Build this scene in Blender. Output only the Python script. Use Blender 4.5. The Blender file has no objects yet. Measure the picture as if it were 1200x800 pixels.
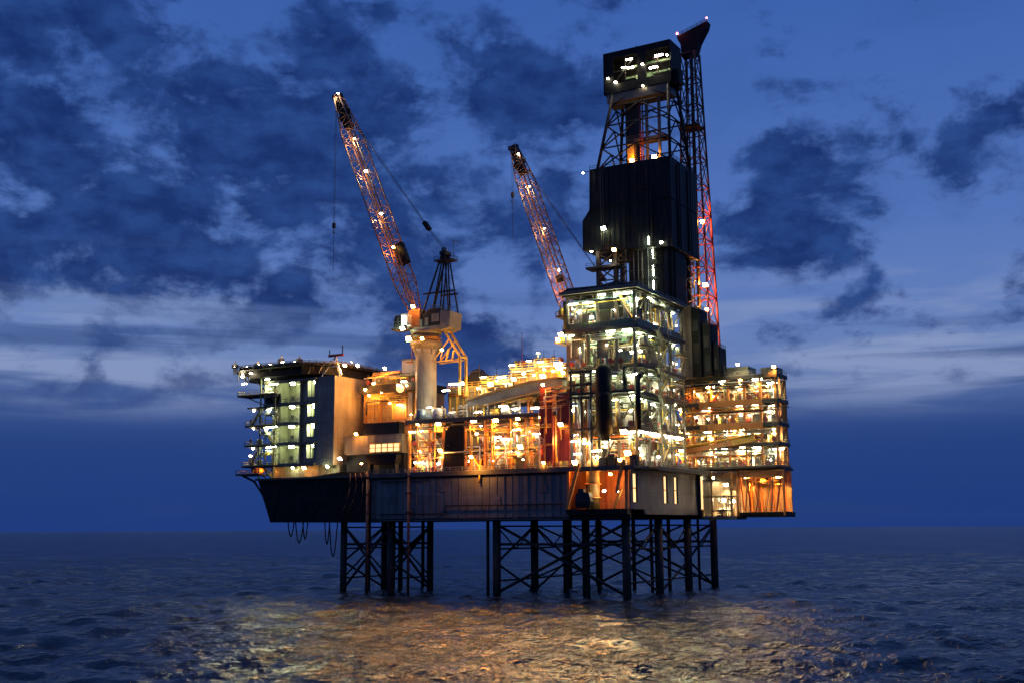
import bpy, math, random
import numpy as np
from mathutils import Vector, Matrix

random.seed(7)
C = bpy.context.scene.collection
SC = bpy.context.scene
PI = math.pi
R = math.radians

# ------------------------------------------------------------------ mesh builder
class MB:
    def __init__(s):
        s.v, s.f, s.sm = [], [], []
    def _add(s, vs, fs, smooth=False):
        b = len(s.v)
        s.v.extend(tuple(p) for p in vs)
        for f in fs:
            s.f.append(tuple(b + i for i in f)); s.sm.append(smooth)
        return s
    def box(s, x0, x1, y0, y1, z0, z1):
        vs = [(x0,y0,z0),(x1,y0,z0),(x1,y1,z0),(x0,y1,z0),(x0,y0,z1),(x1,y0,z1),(x1,y1,z1),(x0,y1,z1)]
        return s._add(vs, [(0,3,2,1),(4,5,6,7),(0,1,5,4),(1,2,6,5),(2,3,7,6),(3,0,4,7)])
    def beam(s, p, q, w, h=None, up=(0,0,1)):
        h = h or w
        p, q = Vector(p), Vector(q); d = (q-p).normalized(); u = Vector(up)
        if abs(d.dot(u)) > .97: u = Vector((0,1,0))
        a = d.cross(u).normalized()*w/2; b = d.cross(a).normalized()*h/2
        vs = [p-a-b,p+a-b,p+a+b,p-a+b,q-a-b,q+a-b,q+a+b,q-a+b]
        return s._add(vs, [(0,3,2,1),(4,5,6,7),(0,1,5,4),(1,2,6,5),(2,3,7,6),(3,0,4,7)])
    def tube(s, p, q, r, n=6, r2=None):
        p, q = Vector(p), Vector(q); r2 = r if r2 is None else r2
        d = (q-p).normalized(); u = Vector((0,0,1)) if abs(d.z) < .95 else Vector((0,1,0))
        a = d.cross(u).normalized(); b = d.cross(a).normalized(); vs = []
        for c, rr in ((p, r), (q, r2)):
            for k in range(n):
                t = 2*PI*k/n; vs.append(c + a*math.cos(t)*rr + b*math.sin(t)*rr)
        o = len(s.v)
        s._add(vs, [(k, (k+1) % n, n+(k+1) % n, n+k) for k in range(n)], True)
        s.f.append(tuple(o+k for k in reversed(range(n)))); s.sm.append(False)
        s.f.append(tuple(o+n+k for k in range(n))); s.sm.append(False)
        return s
    def path(s, pts, r, n=6):
        for a, b in zip(pts[:-1], pts[1:]):
            a, b = Vector(a), Vector(b); e = (b-a).normalized()*r*.55
            s.tube(a-e, b+e, r, n)
        return s
    def lathe(s, c, prof, n=16, axis='z'):
        vs = []; m = len(prof)
        for (r, h) in prof:
            for k in range(n):
                t = 2*PI*k/n; a, b = r*math.cos(t), r*math.sin(t)
                p = (a,b,h) if axis == 'z' else ((h,a,b) if axis == 'x' else (b,h,a))
                vs.append((c[0]+p[0], c[1]+p[1], c[2]+p[2]))
        fs = [(i*n+k, i*n+(k+1) % n, (i+1)*n+(k+1) % n, (i+1)*n+k) for i in range(m-1) for k in range(n)]
        o = len(s.v); s._add(vs, fs, True)
        s.f.append(tuple(o+k for k in reversed(range(n)))); s.sm.append(False)
        s.f.append(tuple(o+(m-1)*n+k for k in range(n))); s.sm.append(False)
        return s
    def prism(s, poly, a, b, axis='z'):
        n = len(poly)
        def P(p, h): return {'z': (p[0],p[1],h), 'y': (p[0],h,p[1]), 'x': (h,p[0],p[1])}[axis]
        vs = [P(p, a) for p in poly] + [P(p, b) for p in poly]
        fs = [tuple(reversed(range(n))), tuple(range(n, 2*n))] + [(k,(k+1) % n,n+(k+1) % n,n+k) for k in range(n)]
        return s._add(vs, fs)
    def rail(s, pts, h=1.1, gap=2.2, r=.055):
        for a, b in zip(pts[:-1], pts[1:]):
            a, b = Vector(a), Vector(b); L = (b-a).length; n = max(1, round(L/gap))
            for k in range(n+1):
                p = a.lerp(b, k/n); s.beam(p, p+Vector((0,0,h)), r*1.6)
            for z in (h, h*.55):
                s.beam(a+Vector((0,0,z)), b+Vector((0,0,z)), r*1.6)
            s.beam(a+Vector((0,0,.1)), b+Vector((0,0,.1)), .04, .2)
        return s
    def build(s, name, mat, parent=None):
        me = bpy.data.meshes.new(name)
        off = Vector((0,0,0)); p = parent
        while p is not None: off += p.location; p = p.parent
        me.from_pydata([(a-off.x, b-off.y, c-off.z) for a, b, c in s.v], [], s.f)
        me.polygons.foreach_set('use_smooth', s.sm)
        me.materials.append(mat)
        import bmesh as _bm
        bm = _bm.new(); bm.from_mesh(me); _bm.ops.recalc_face_normals(bm, faces=bm.faces); bm.to_mesh(me); bm.free()
        o = bpy.data.objects.new(name, me); C.objects.link(o)
        if parent: o.parent = parent
        return o

LABELS = {}
def tag(o, label, cat, group=None, kind=None):
    o['label'] = label
    if cat: o['category'] = cat
    if group: o['group'] = group
    if kind: o['kind'] = kind
    LABELS.setdefault(label, []).append(o.name)
    return o
def thing(name, label, cat, loc=(0,0,0), group=None):
    o = bpy.data.objects.new(name, None); C.objects.link(o); o.location = loc; o.empty_display_size = .5
    return tag(o, label, cat, group)
def part(name, mb, mat, parent, label=None):
    o = mb.build(name, mat, parent)
    if label: o['label'] = label
    return o
def copy_tree(o, parent=None):
    c = o.copy(); C.objects.link(c)
    if parent: c.parent = parent
    for ch in list(o.children): copy_tree(ch, c)
    return c
ORD = ['first','second','third','fourth','fifth','sixth','seventh','eighth','ninth','tenth','eleventh','twelfth','thirteenth','fourteenth','fifteenth','sixteenth']

# ------------------------------------------------------------------ materials
def _nt(name):
    m = bpy.data.materials.new(name); m.use_nodes = True
    nt = m.node_tree; b = nt.nodes['Principled BSDF']
    return m, nt, b
def paint(name, col, rough=.5, metal=0., wear=.35, rust=.15, scale=.35, bump=.0):
    """weathered industrial paint: tone mottling, rust runs, dirt"""
    m, nt, b = _nt(name); N, L = nt.nodes, nt.links
    tc = N.new('ShaderNodeTexCoord'); gm = N.new('ShaderNodeNewGeometry')
    n1 = N.new('ShaderNodeTexNoise'); n1.inputs['Scale'].default_value = scale; n1.inputs['Detail'].default_value = 8; n1.inputs['Roughness'].default_value = .65
    L.new(gm.outputs['Position'], n1.inputs['Vector'])
    r1 = N.new('ShaderNodeMapRange'); r1.inputs[1].default_value = .3; r1.inputs[2].default_value = .7
    r1.inputs[3].default_value = 1-wear; r1.inputs[4].default_value = 1+wear*.5
    L.new(n1.outputs['Fac'], r1.inputs[0])
    mul = N.new('ShaderNodeVectorMath'); mul.operation = 'SCALE'; mul.inputs[0].default_value = col
    L.new(r1.outputs[0], mul.inputs['Scale'])
    mp = N.new('ShaderNodeMapping'); mp.inputs['Scale'].default_value = (1.3, 1.3, .16)
    L.new(gm.outputs['Position'], mp.inputs['Vector'])
    n2 = N.new('ShaderNodeTexNoise'); n2.inputs['Scale'].default_value = .8; n2.inputs['Detail'].default_value = 6
    L.new(mp.outputs[0], n2.inputs['Vector'])
    r2 = N.new('ShaderNodeMapRange'); r2.inputs[1].default_value = .56; r2.inputs[2].default_value = .72
    r2.inputs[3].default_value = 0; r2.inputs[4].default_value = min(1, rust*2.2)
    L.new(n2.outputs['Fac'], r2.inputs[0])
    mx = N.new('ShaderNodeMix'); mx.data_type = 'RGBA'; mx.inputs['B'].default_value = (.11,.045,.018,1)
    L.new(r2.outputs[0], mx.inputs['Factor']); L.new(mul.outputs[0], mx.inputs['A'])
    L.new(mx.outputs['Result'], b.inputs['Base Color'])
    b.inputs['Roughness'].default_value = rough; b.inputs['Metallic'].default_value = metal
    if bump:
        bp = N.new('ShaderNodeBump'); bp.inputs['Strength'].default_value = bump; bp.inputs['Distance'].default_value = .1
        L.new(n1.outputs['Fac'], bp.inputs['Height']); L.new(bp.outputs[0], b.inputs['Normal'])
    return m
def cladding(name, col, px=2.4, pz=2.4, rough=.55, rust=.2, corr=0.):
    """plated wall: panel seams with tone changes from plate to plate, over the weathered paint"""
    m = paint(name, col, rough, 0, .4, rust, .22); nt = m.node_tree; N, L = nt.nodes, nt.links
    b = N['Principled BSDF']; src = b.inputs['Base Color'].links[0].from_socket
    gm = N.new('ShaderNodeNewGeometry'); sep = N.new('ShaderNodeSeparateXYZ'); L.new(gm.outputs['Position'], sep.inputs[0])
    ad = N.new('ShaderNodeMath'); ad.operation = 'ADD'; L.new(sep.outputs[0], ad.inputs[0]); L.new(sep.outputs[1], ad.inputs[1])
    cb = N.new('ShaderNodeCombineXYZ'); L.new(ad.outputs[0], cb.inputs[0]); L.new(sep.outputs[2], cb.inputs[1])
    br = N.new('ShaderNodeTexBrick'); br.inputs['Scale'].default_value = 1; br.inputs['Brick Width'].default_value = px; br.inputs['Row Height'].default_value = pz
    br.inputs['Mortar Size'].default_value = .05; br.offset = 0
    br.inputs['Color1'].default_value = (1,1,1,1); br.inputs['Color2'].default_value = (.72,.72,.72,1); br.inputs['Mortar'].default_value = (.35,.35,.35,1)
    L.new(cb.outputs[0], br.inputs['Vector'])
    mx = N.new('ShaderNodeMix'); mx.data_type = 'RGBA'; mx.blend_type = 'MULTIPLY'; mx.inputs['Factor'].default_value = .8
    L.new(src, mx.inputs['A']); L.new(br.outputs['Color'], mx.inputs['B']); L.new(mx.outputs['Result'], b.inputs['Base Color'])
    if corr:
        wv = N.new('ShaderNodeMath'); wv.operation = 'MULTIPLY'; wv.inputs[1].default_value = 2*PI/corr; L.new(ad.outputs[0], wv.inputs[0])
        sn = N.new('ShaderNodeMath'); sn.operation = 'SINE'; L.new(wv.outputs[0], sn.inputs[0])
        bp = N.new('ShaderNodeBump'); bp.inputs['Strength'].default_value = .45; bp.inputs['Distance'].default_value = .1
        L.new(sn.outputs[0], bp.inputs['Height']); L.new(bp.outputs[0], b.inputs['Normal'])
    return m
def emit(name, col, st):
    m, nt, b = _nt(name)
    b.inputs['Base Color'].default_value = (*col, 1); b.inputs['Emission Color'].default_value = (*col, 1)
    b.inputs['Emission Strength'].default_value = st; b.inputs['Roughness'].default_value = .3
    return m

M = dict(
    hull = cladding('hull_weathered_plate', (.125,.135,.145), 6.1, 3.8, .6, .42),
    tarp = paint('black_tarpaulin', (.012,.012,.014), .75, 0, .5, .12, .5, .6),
    dark = paint('dark_steel', (.03,.031,.035), .55, 0, .4, .18),
    black = paint('black_cladding', (.008,.009,.011), .6, 0, .4, .05, .3),
    shroud = cladding('derrick_windwall', (.012,.0145,.017), 3.2, 2.6, .55, .25, 1.6),
    jacket = paint('jacket_steel', (.03,.028,.028), .6, 0, .4, .35),
    steel = paint('grey_steel', (.22,.22,.20), .5, 0, .35, .22),
    beam = paint('deck_beam_steel', (.105,.095,.075), .55, 0, .4, .3),
    deck = paint('deck_plate', (.06,.056,.05), .7, 0, .4, .3),
    cream = cladding('cream_cladding', (.40,.40,.32), 1.2, 2.6, .5, .12),
    olive = cladding('olive_cladding', (.22,.22,.125), 1.2, 2.6, .5, .15),
    greyw = cladding('grey_wall', (.21,.19,.165), 1.6, 3, .55, .15),
    brown = cladding('ribbed_buff_wall', (.30,.24,.16), 2.2, 5.4, .5, .2, 2.2),
    buff = cladding('buff_cladding', (.42,.25,.085), 1.2, 2.4, .5, .2),
    alcovem = cladding('rust_orange_wall', (.30,.085,.025), 1.5, 3, .5, .25),
    accolive = cladding('dark_olive_cladding', (.17,.17,.095), 1.2, 2.6, .5, .15),
    rustred = cladding('red_firewall', (.22,.022,.015), 1.5, 3, .5, .1),
    red = paint('red_oxide_paint', (.26,.032,.016), .5, 0, .35, .2),
    yellow = paint('yellow_paint', (.62,.40,.05), .45, 0, .3, .2),
    orange = paint('orange_paint', (.55,.20,.04), .5, 0, .3, .2),
    white = paint('white_paint', (.62,.62,.58), .4, 0, .25, .15),
    silver = paint('aluminium_lagging', (.55,.55,.53), .35, .35, .25, .12),
    green = paint('dull_green_paint', (.09,.17,.10), .5, 0, .35, .2),
    blue = paint('faded_blue_paint', (.08,.14,.22), .5, 0, .35, .2),
    pink = paint('primer_pink_pipe', (.48,.27,.20), .5, 0, .3, .2),
    railm = paint('galvanised_rail', (.20,.20,.17), .5, .2, .3, .2),
    boom = paint('crane_boom_paint', (.26,.12,.075), .5, 0, .35, .25),
    cranem = paint('crane_buff_paint', (.25,.22,.16), .5, 0, .35, .2),
    towerlit = paint('lamplit_red_lattice', (.42,.06,.03), .5, 0, .3, .15),  # tower red, brightened to carry the lamp glow low down
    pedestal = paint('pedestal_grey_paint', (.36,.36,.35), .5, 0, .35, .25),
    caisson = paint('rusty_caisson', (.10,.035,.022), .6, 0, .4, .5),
    cable = paint('wire_rope', (.02,.02,.02), .6, .3, .2, .1),
    lampw = emit('white_lamp_lens', (.9,1.,.66), 75),
    lampo = emit('sodium_lamp_lens', (1.,.5,.12), 95),
    lampn = emit('neutral_lamp_lens', (1.,.86,.56), 75),
    winm = emit('lit_window_glass', (1.,.62,.26), 1.6),
    winw = emit('lit_cab_glass', (.95,1.,.82), 2.2),
    beacon = emit('red_beacon_glass', (1.,.2,.22), 14),
)

for k in ('black','dark','shroud','tarp','jacket'): M[k].node_tree.nodes['Principled BSDF'].inputs['Specular IOR Level'].default_value = .15
# ------------------------------------------------------------------ lamps
LCOL = {'w': (.88,1.,.52), 'o': (1.,.36,.05), 'n': (1.,.74,.38), 'r': (1.,.10,.05)}
_protos, _ldata = {}, {}
NL = [0]; _lr = random.Random(5)
def lamp_proto(kind):
    if kind in _protos: return copy_tree(_protos[kind])
    col = kind[0]; lens = {'w': M['lampw'], 'o': M['lampo'], 'n': M['lampn'], 'r': M['beacon']}[col]
    shape = kind[1:]
    name = {'strip': 'strip_lamp', 'flood': 'floodlight', 'bulk': 'bulkhead_lamp', 'bcn': 'beacon_lamp'}[shape]
    root = bpy.data.objects.new(name, None); C.objects.link(root); root.empty_display_size = .3
    if shape == 'strip':
        a = MB().box(-1.0,1.0,-.28,.28,.0,.22); b = MB().prism([(-.26,0),(-.18,-.2),(.18,-.2),(.26,0)], -.95, .95, 'x')
    elif shape == 'flood':
        a = MB().prism([(-.25,.35),(.45,.35),(.45,-.2),(.25,-.35)], -.6, .6, 'x').beam((0,.3,.3),(0,.3,.7),.1)
        b = MB()._add([(-.56,-.27,.33),(.56,-.27,.33),(.56,.22,-.36),(-.56,.22,-.36),(-.5,-.36,.27),(.5,-.36,.27),(.5,.13,-.42),(-.5,.13,-.42)],
                      [(0,3,2,1),(4,5,6,7),(0,1,5,4),(1,2,6,5),(2,3,7,6),(3,0,4,7)])
    elif shape == 'bulk':
        a = MB().lathe((0,0,0), [(.3,.0),(.34,.1),(.2,.25)], 10); b = MB().lathe((0,0,0), [(.16,-.32),(.3,-.22),(.33,0)], 10)
    else:
        a = MB().lathe((0,0,0), [(.18,-.5),(.18,0)], 8); b = MB().lathe((0,0,0), [(.3,0),(.32,.3),(.14,.55)], 8)
    a.build('housing', M['steel'], root); b.build('lens', lens, root)
    _protos[kind] = root
    return root
def lamp(kind, loc, label, group, power=1., rot=0, off=(0,-.7,-.9)):
    """kind: colour letter + shape; the fitting and the light it gives"""
    o = lamp_proto(kind) if kind not in _protos else copy_tree(_protos[kind])
    for ch in list(o.children):
        if ch.type == 'LIGHT': bpy.data.objects.remove(ch)
    o.location = loc; o.rotation_euler = (0,0,rot); q = _lr.choice([.62,.75,.9,1.,1.15,1.3]); o.scale = (q,q,q)
    tag(o, label, 'lamp', group)
    if power > 0:
        spot = 'process module' in group or 'cage' in group      # shaded fittings that throw their light down and inwards
        key = (kind[0], round(power, 2), spot)
        if key not in _ldata:
            ld = bpy.data.lights.new('lamp_light', 'SPOT' if spot else 'POINT'); ld.energy = (850 if kind[0] == 'o' else 760)*power*(2.3 if spot else 1); ld.color = LCOL[kind[0]]; ld.shadow_soft_size = .35
            if spot: ld.spot_size = R(128); ld.spot_blend = .35
            _ldata[key] = ld
        l = bpy.data.objects.new('lamp_light', _ldata[key]); C.objects.link(l); l.parent = o; l.location = off
        if spot: l.rotation_euler = (R(22),0,0)
    NL[0] += 1
    return o

# ------------------------------------------------------------------ equipment kinds
def _c(name): return {'silver':'silver','cream':'white','red':'red','yellow':'yellow','orange':'orange','green':'green','grey':'steel','blue':'blue','pink':'pink'}[name]
def eq_upright(b, col, lab, grp=None, r=None, top=None):
    x0,x1,y0,y1,z0,z1 = b; r = r or min((x1-x0),(y1-y0))*.36; cx,cy = (x0+x1)/2,(y0+y1)/2; h = top or (z1-z0)*random.uniform(.62,.88)
    t = thing('upright_vessel', lab, 'vessel', (cx,cy,z0), grp)
    part('skirt', MB().lathe((cx,cy,z0), [(r*.85,0),(r*.8,h*.12)], 14), M['beam'], t)
    part('shell', MB().lathe((cx,cy,z0), [(r*.5,h*.1),(r*.92,h*.16),(r,h*.2),(r,h*.88),(r*.9,h*.95),(r*.45,h)], 18), M[_c(col)], t)
    part('nozzle', MB().path([(cx,cy,z0+h*.98),(cx,cy,z0+h*1.08),(cx+r*1.6,cy-r*.3,z0+h*1.08),(cx+r*1.6,cy-r*.3,z0+.2)], r*.16, 8), M['silver'], t)
    part('band', MB().lathe((cx,cy,z0), [(r*1.04,h*.5),(r*1.07,h*.53),(r*1.04,h*.56)], 18), M['steel'], t)
def eq_drum(b, col, lab, grp=None):
    x0,x1,y0,y1,z0,z1 = b; ax = 'x' if (x1-x0) >= (y1-y0) else 'y'
    L = (x1-x0 if ax == 'x' else y1-y0)*.86; W = (y1-y0 if ax == 'x' else x1-x0); r = min(W*.38, (z1-z0)*.3)
    cx,cy = (x0+x1)/2,(y0+y1)/2; zc = z0+r*1.55
    t = thing('pressure_drum', lab, 'vessel', (cx,cy,z0), grp)
    part('shell', MB().lathe((cx,cy,zc), [(r*.4,-L/2),(r*.85,-L*.46),(r,-L*.4),(r,L*.4),(r*.85,L*.46),(r*.4,L/2)], 18, ax), M[_c(col)], t)
    for s in (-.3,.3):
        q = (cx+s*L, cy) if ax == 'x' else (cx, cy+s*L)
        part('saddle', MB().box(q[0]-(.2 if ax == 'x' else r*.8), q[0]+(.2 if ax == 'x' else r*.8), q[1]-(.2 if ax == 'y' else r*.8), q[1]+(.2 if ax == 'y' else r*.8), z0, zc-r*.5), M['beam'], t)
    part('nozzle', MB().path([(cx,cy,zc+r*.9),(cx,cy,min(z1-.3,zc+r*2.)),(cx,cy+W*.3,min(z1-.3,zc+r*2.))], r*.17, 8), M['steel'], t)
    return t
def eq_piperack(b, col, lab, grp=None):
    x0,x1,y0,y1,z0,z1 = b; ax = 'x' if (x1-x0) >= (y1-y0) else 'y'
    t = thing('pipe_rack', lab, 'pipework', ((x0+x1)/2,(y0+y1)/2,z0), grp)
    n = 4; h = z1-z0
    for k in range(n):
        z = z0+h*(.32+.55*k/(n-1))+random.uniform(-.15,.15); r = random.uniform(.1,.27); d = random.uniform(.25,.7)
        if ax == 'x':
            y = y0+(y1-y0)*d; xe = x1-random.uniform(.2,(x1-x0)*.25)
            pts = [(x0+.1,y,z),(xe,y,z),(xe,y,z0+.1 if k % 2 else z1-.3)]
        else:
            x = x0+(x1-x0)*d; ye = y1-random.uniform(.2,(y1-y0)*.25)
            pts = [(x,ye,z0+.1 if k % 2 else z1-.3),(x,ye,z),(x,y0+.1,z)]
        part('pipe', MB().path(pts, r, 8), M[_c(random.choice([col,'silver','grey',col]))], t)
    for s in (.12,.6):
        mb = MB()
        q0 = (x0+(x1-x0)*s, y0+(y1-y0)*.8) if ax == 'x' else (x0+(x1-x0)*.2, y0+(y1-y0)*s)
        mb.beam((q0[0],q0[1],z0),(q0[0],q0[1],z0+h*.9),.22)
        for k in range(3):
            z = z0+h*(.3+.28*k); mb.beam((q0[0],q0[1],z),(q0[0],y0+.2,z) if ax == 'x' else (x1-.2,q0[1],z),.16)
        part('support', mb, M['beam'], t)
def eq_risers(b, col, lab, grp=None):
    x0,x1,y0,y1,z0,z1 = b
    t = thing('riser_pipes', lab, 'pipework', ((x0+x1)/2,(y0+y1)/2,z0), grp); n = random.choice([3,4,5])
    for k in range(n):
        f = (k+.5)/n; x = x0+(x1-x0)*f; y = y0+(y1-y0)*random.uniform(.3,.7); r = random.uniform(.12,.26)
        zt = z1-random.uniform(.25,1.); 
        part('pipe', MB().path([(x,y,z0),(x,y,zt),(x+random.choice([-1,1])*.8,y+.2,zt),(x,min(y1,y+2),zt)][:random.choice([2,4])], r, 8), M[_c(random.choice([col,col,'silver']))], t)
        if random.random() < .6:
            part('valve', MB().lathe((x,y,z0+1.2+random.random()), [(r*1.3,-.3),(r*2,-.15),(r*2,.15),(r*1.3,.3)], 10).beam((x,y-r*2,z0+1.6),(x,y-r*2-.5,z0+1.6),.1), M['red' if random.random()<.4 else 'steel'], t)
    part('clamp', MB().box(x0,x1,(y0+y1)/2-.08,(y0+y1)/2+.08,z0+(z1-z0)*.55,z0+(z1-z0)*.6), M['beam'], t)
def eq_skid(b, col, lab, grp=None):
    x0,x1,y0,y1,z0,z1 = b; cx,cy = (x0+x1)/2,(y0+y1)/2; w,d,h = x1-x0,y1-y0,z1-z0
    t = thing('pump_skid', lab, 'pump', (cx,cy,z0), grp)
    part('base', MB().box(x0+.1*w,x1-.1*w,y0+.15*d,y1-.15*d,z0,z0+.35), M['beam'], t)
    r = min(h*.16, d*.25)
    part('motor', MB().lathe((cx-w*.2,cy,z0+.45+r), [(r*.6,-w*.17),(r,-w*.15),(r,w*.12),(r*.5,w*.14)], 12, 'x'), M[_c(col)], t)
    part('pump_casing', MB().lathe((cx+w*.17,cy,z0+.45+r), [(r*.7,-.5),(r*1.25,-.4),(r*1.25,.4),(r*.7,.5)], 12, 'x'), M['steel'], t)
    part('pipe', MB().path([(cx+w*.17,cy,z0+.45+r),(cx+w*.17,cy,z0+h*.7),(cx-w*.35,cy,z0+h*.7),(cx-w*.35,cy,z1-.3)], .16, 8), M['silver'], t)
    part('frame', MB().beam((x0+.1*w,y0+.2*d,z0+.3),(x0+.1*w,y0+.2*d,z0+h*.75),.14).beam((x1-.1*w,y0+.2*d,z0+.3),(x1-.1*w,y0+.2*d,z0+h*.75),.14).beam((x0+.1*w,y0+.2*d,z0+h*.75),(x1-.1*w,y0+.2*d,z0+h*.75),.14), M['yellow'], t)
def eq_cabinet(b, col, lab, grp=None):
    x0,x1,y0,y1,z0,z1 = b; w = x1-x0; h = min(2.9,(z1-z0)*.62)
    t = thing('control_cabinet', lab, 'cabinet', ((x0+x1)/2,(y0+y1)/2,z0), grp)
    a,bb = x0+w*.12, x1-w*.12; ya, yb = y0+(y1-y0)*.2, y0+(y1-y0)*.8
    part('body', MB().box(a,bb,ya,yb,z0+.15,z0+h), M[_c(col)], t)
    n = 3
    for k in range(n):
        p = a+(bb-a)*(k+.06)/n; q = a+(bb-a)*(k+.94)/n
        part('door', MB().box(p,q,ya-.06,ya-.003,z0+.3,z0+h-.15), M['white' if k % 2 else _c(col)], t)
    part('cable_tray', MB().box(a+.2,a+.8,yb-.4,yb-.1,z0+h,z1-.3).box(a-.4,bb+.4,yb-.5,yb,z1-.55,z1-.35), M['steel'], t)
def eq_stairs(b, col, lab, grp=None):
    x0,x1,y0,y1,z0,z1 = b; t = thing('stair_flight', lab, 'stairs', ((x0+x1)/2,(y0+y1)/2,z0), grp)
    ya, yb = y0+.2, y0+1.3; flip = random.random() < .5
    A, B = ((x0,z0),(x1,z1)) if not flip else ((x1,z0),(x0,z1))
    for y in (ya,yb):
        part('stringer', MB().beam((A[0],y,A[1]),(B[0],y,B[1]),.1,.32), M['railm'], t)
        rl = MB(); n = 5
        for k in range(n+1):
            f = k/n; x = A[0]+(B[0]-A[0])*f; z = A[1]+(B[1]-A[1])*f
            rl.beam((x,y,z),(x,y,z+1),.07)
        rl.beam((A[0],y,A[1]+1),(B[0],y,B[1]+1),.08); rl.beam((A[0],y,A[1]+.55),(B[0],y,B[1]+.55),.06)
        part('handrail', rl, M['yellow'], t)
    tr = MB(); n = max(6,int((z1-z0)/.35))
    for k in range(n):
        f = (k+.5)/n; x = A[0]+(B[0]-A[0])*f; z = A[1]+(B[1]-A[1])*f; tr.box(x-.16,x+.16,ya+.06,yb-.06,z-.03,z+.03)
    part('treads', tr, M['railm'], t)
def eq_duct(b, col, lab, grp=None):
    x0,x1,y0,y1,z0,z1 = b; ax = (x1-x0) >= (y1-y0); zc = z1-1.0; yc, xc = y0+(y1-y0)*.4, x0+(x1-x0)*.6
    t = thing('ventilation_duct', lab, 'duct', ((x0+x1)/2,(y0+y1)/2,zc), grp)
    if ax:
        part('duct', MB().box(x0+.1,x1-.1,yc-.5,yc+.5,zc-.45,zc+.45), M[_c(col)], t)
        for k in range(4):
            x = x0+(x1-x0)*(.1+.27*k); part('flange', MB().box(x-.06,x+.06,yc-.6,yc+.6,zc-.55,zc+.55), M['steel'], t)
        part('dropper', MB().box(x0+.8,x0+1.7,yc-.4,yc+.4,zc-1.6,zc-.45), M[_c(col)], t)
    else:
        part('duct', MB().box(xc-.5,xc+.5,y0+.1,y1-.1,zc-.45,zc+.45), M[_c(col)], t)
        for k in range(4):
            y = y0+(y1-y0)*(.1+.27*k); part('flange', MB().box(xc-.6,xc+.6,y-.06,y+.06,zc-.55,zc+.55), M['steel'], t)
        part('dropper', MB().box(xc-.4,xc+.4,y0+.8,y0+1.7,zc-1.6,zc-.45), M[_c(col)], t)
EQ = {'upright': (eq_upright,'upright vessel'), 'drum': (eq_drum,'horizontal drum'), 'rack': (eq_piperack,'pipe rack'), 'risers': (eq_risers,'riser pipes'),
      'skid': (eq_skid,'pump skid'), 'cabinet': (eq_cabinet,'control cabinets'), 'stairs': (eq_stairs,'stair flight'), 'duct': (eq_duct,'ventilation duct')}

def pipe_bundle(lab, u0, u1, v, z0, z1, n, cols, axis='x', grp=None, drops=3):
    t = thing('pipe_bundle', lab, 'pipework', ((u0+u1)/2,v,z0) if axis == 'x' else (v,(u0+u1)/2,z0), grp)
    for k in range(n):
        z = z1-random.uniform(.15,.95)*min(2.2,(z1-z0)*.5); d = random.uniform(-.5,.5); r = random.uniform(.07,.2)
        a = u0+random.uniform(0,.35)*(u1-u0); b = u1-random.uniform(0,.35)*(u1-u0)
        pts = [(a,z),(b,z)]
        if k < drops: pts = [(a,z0+random.choice([.1,.3,.5])*(z1-z0)),(a,z),(b,z)] if random.random() < .5 else [(a,z),(b,z),(b,z0+random.choice([.0,.2,.4])*(z1-z0))]
        if random.random() < .35: m = (a+b)/2; pts = pts[:-1]+[(m,z),(m+.5,z-.7),(b,z-.7)] if len(pts) == 2 else pts
        q = [(x,v+d,zz) if axis == 'x' else (v+d,x,zz) for x,zz in pts]
        part('pipe', MB().path(q, r, 7), M[_c(random.choice(cols))] if random.random() < .7 else M['dark'], t)
    for f in (.1,.4,.7,.95):
        x = u0+(u1-u0)*f; q = (x,v) if axis == 'x' else (v,x)
        part('hanger', MB().beam((q[0],q[1],z1-1.6),(q[0],q[1],z1),.12).beam((q[0]-(.0 if axis=='x' else .6),q[1]-(.6 if axis=='x' else 0),z1-1.5),(q[0]+(0 if axis=='x' else .6),q[1]+(.6 if axis=='x' else 0),z1-1.5),.12), M['beam'], t)
def sm_reel(x,y,z,lab):
    t = thing('hose_reel', lab, 'hose reel', (x,y,z)); part('drum', MB().lathe((x,y,z+.9),[(.62,-.3),(.62,-.22),(.4,-.2),(.4,.2),(.62,.22),(.62,.3)],12,'y'), M['red'], t); part('stand', MB().box(x-.4,x+.4,y-.35,y+.35,z,z+.15).beam((x,y+.4,z),(x,y+.4,z+.9),.12), M['beam'], t)
def sm_box(x,y,z,lab):
    t = thing('junction_box', lab, 'electrical box', (x,y,z)); part('box', MB().box(x-.45,x+.45,y-.2,y+.2,z+.9,z+2), M['steel'], t); part('post', MB().beam((x,y,z),(x,y,z+.9),.12), M['beam'], t); part('conduit', MB().path([(x+.2,y,z+2),(x+.2,y,z+3.2),(x+.2,y+.6,z+3.4)],.06,6), M['dark'], t)
def sm_cyl(x,y,z,lab):
    t = thing('gas_cylinder_rack', lab, 'gas cylinders', (x,y,z))
    for k in range(4): part('cylinder', MB().lathe((x-.75+k*.5,y,z+.1),[(.2,0),(.22,.1),(.22,1.4),(.08,1.65)],10), M[['yellow','green','red','white'][k]], t)
    part('frame', MB().box(x-1.1,x+1.1,y-.3,y+.3,z,z+.1).box(x-1.1,x+1.1,y+.24,y+.3,z+.9,z+1.05), M['beam'], t)
def sm_valve(x,y,z,lab):
    t = thing('valve_stand', lab, 'valve', (x,y,z)); part('stem', MB().tube((x,y,z),(x,y,z+1.3),.1), M['steel'], t); part('wheel', MB().lathe((x,y-.1,z+1.4),[(.4,-.05),(.44,0),(.4,.05)],12,'y'), M['red'], t); part('body', MB().lathe((x,y,z+.2),[(.18,0),(.34,.2),(.34,.4),(.18,.6)],10), M['yellow'], t)
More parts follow.
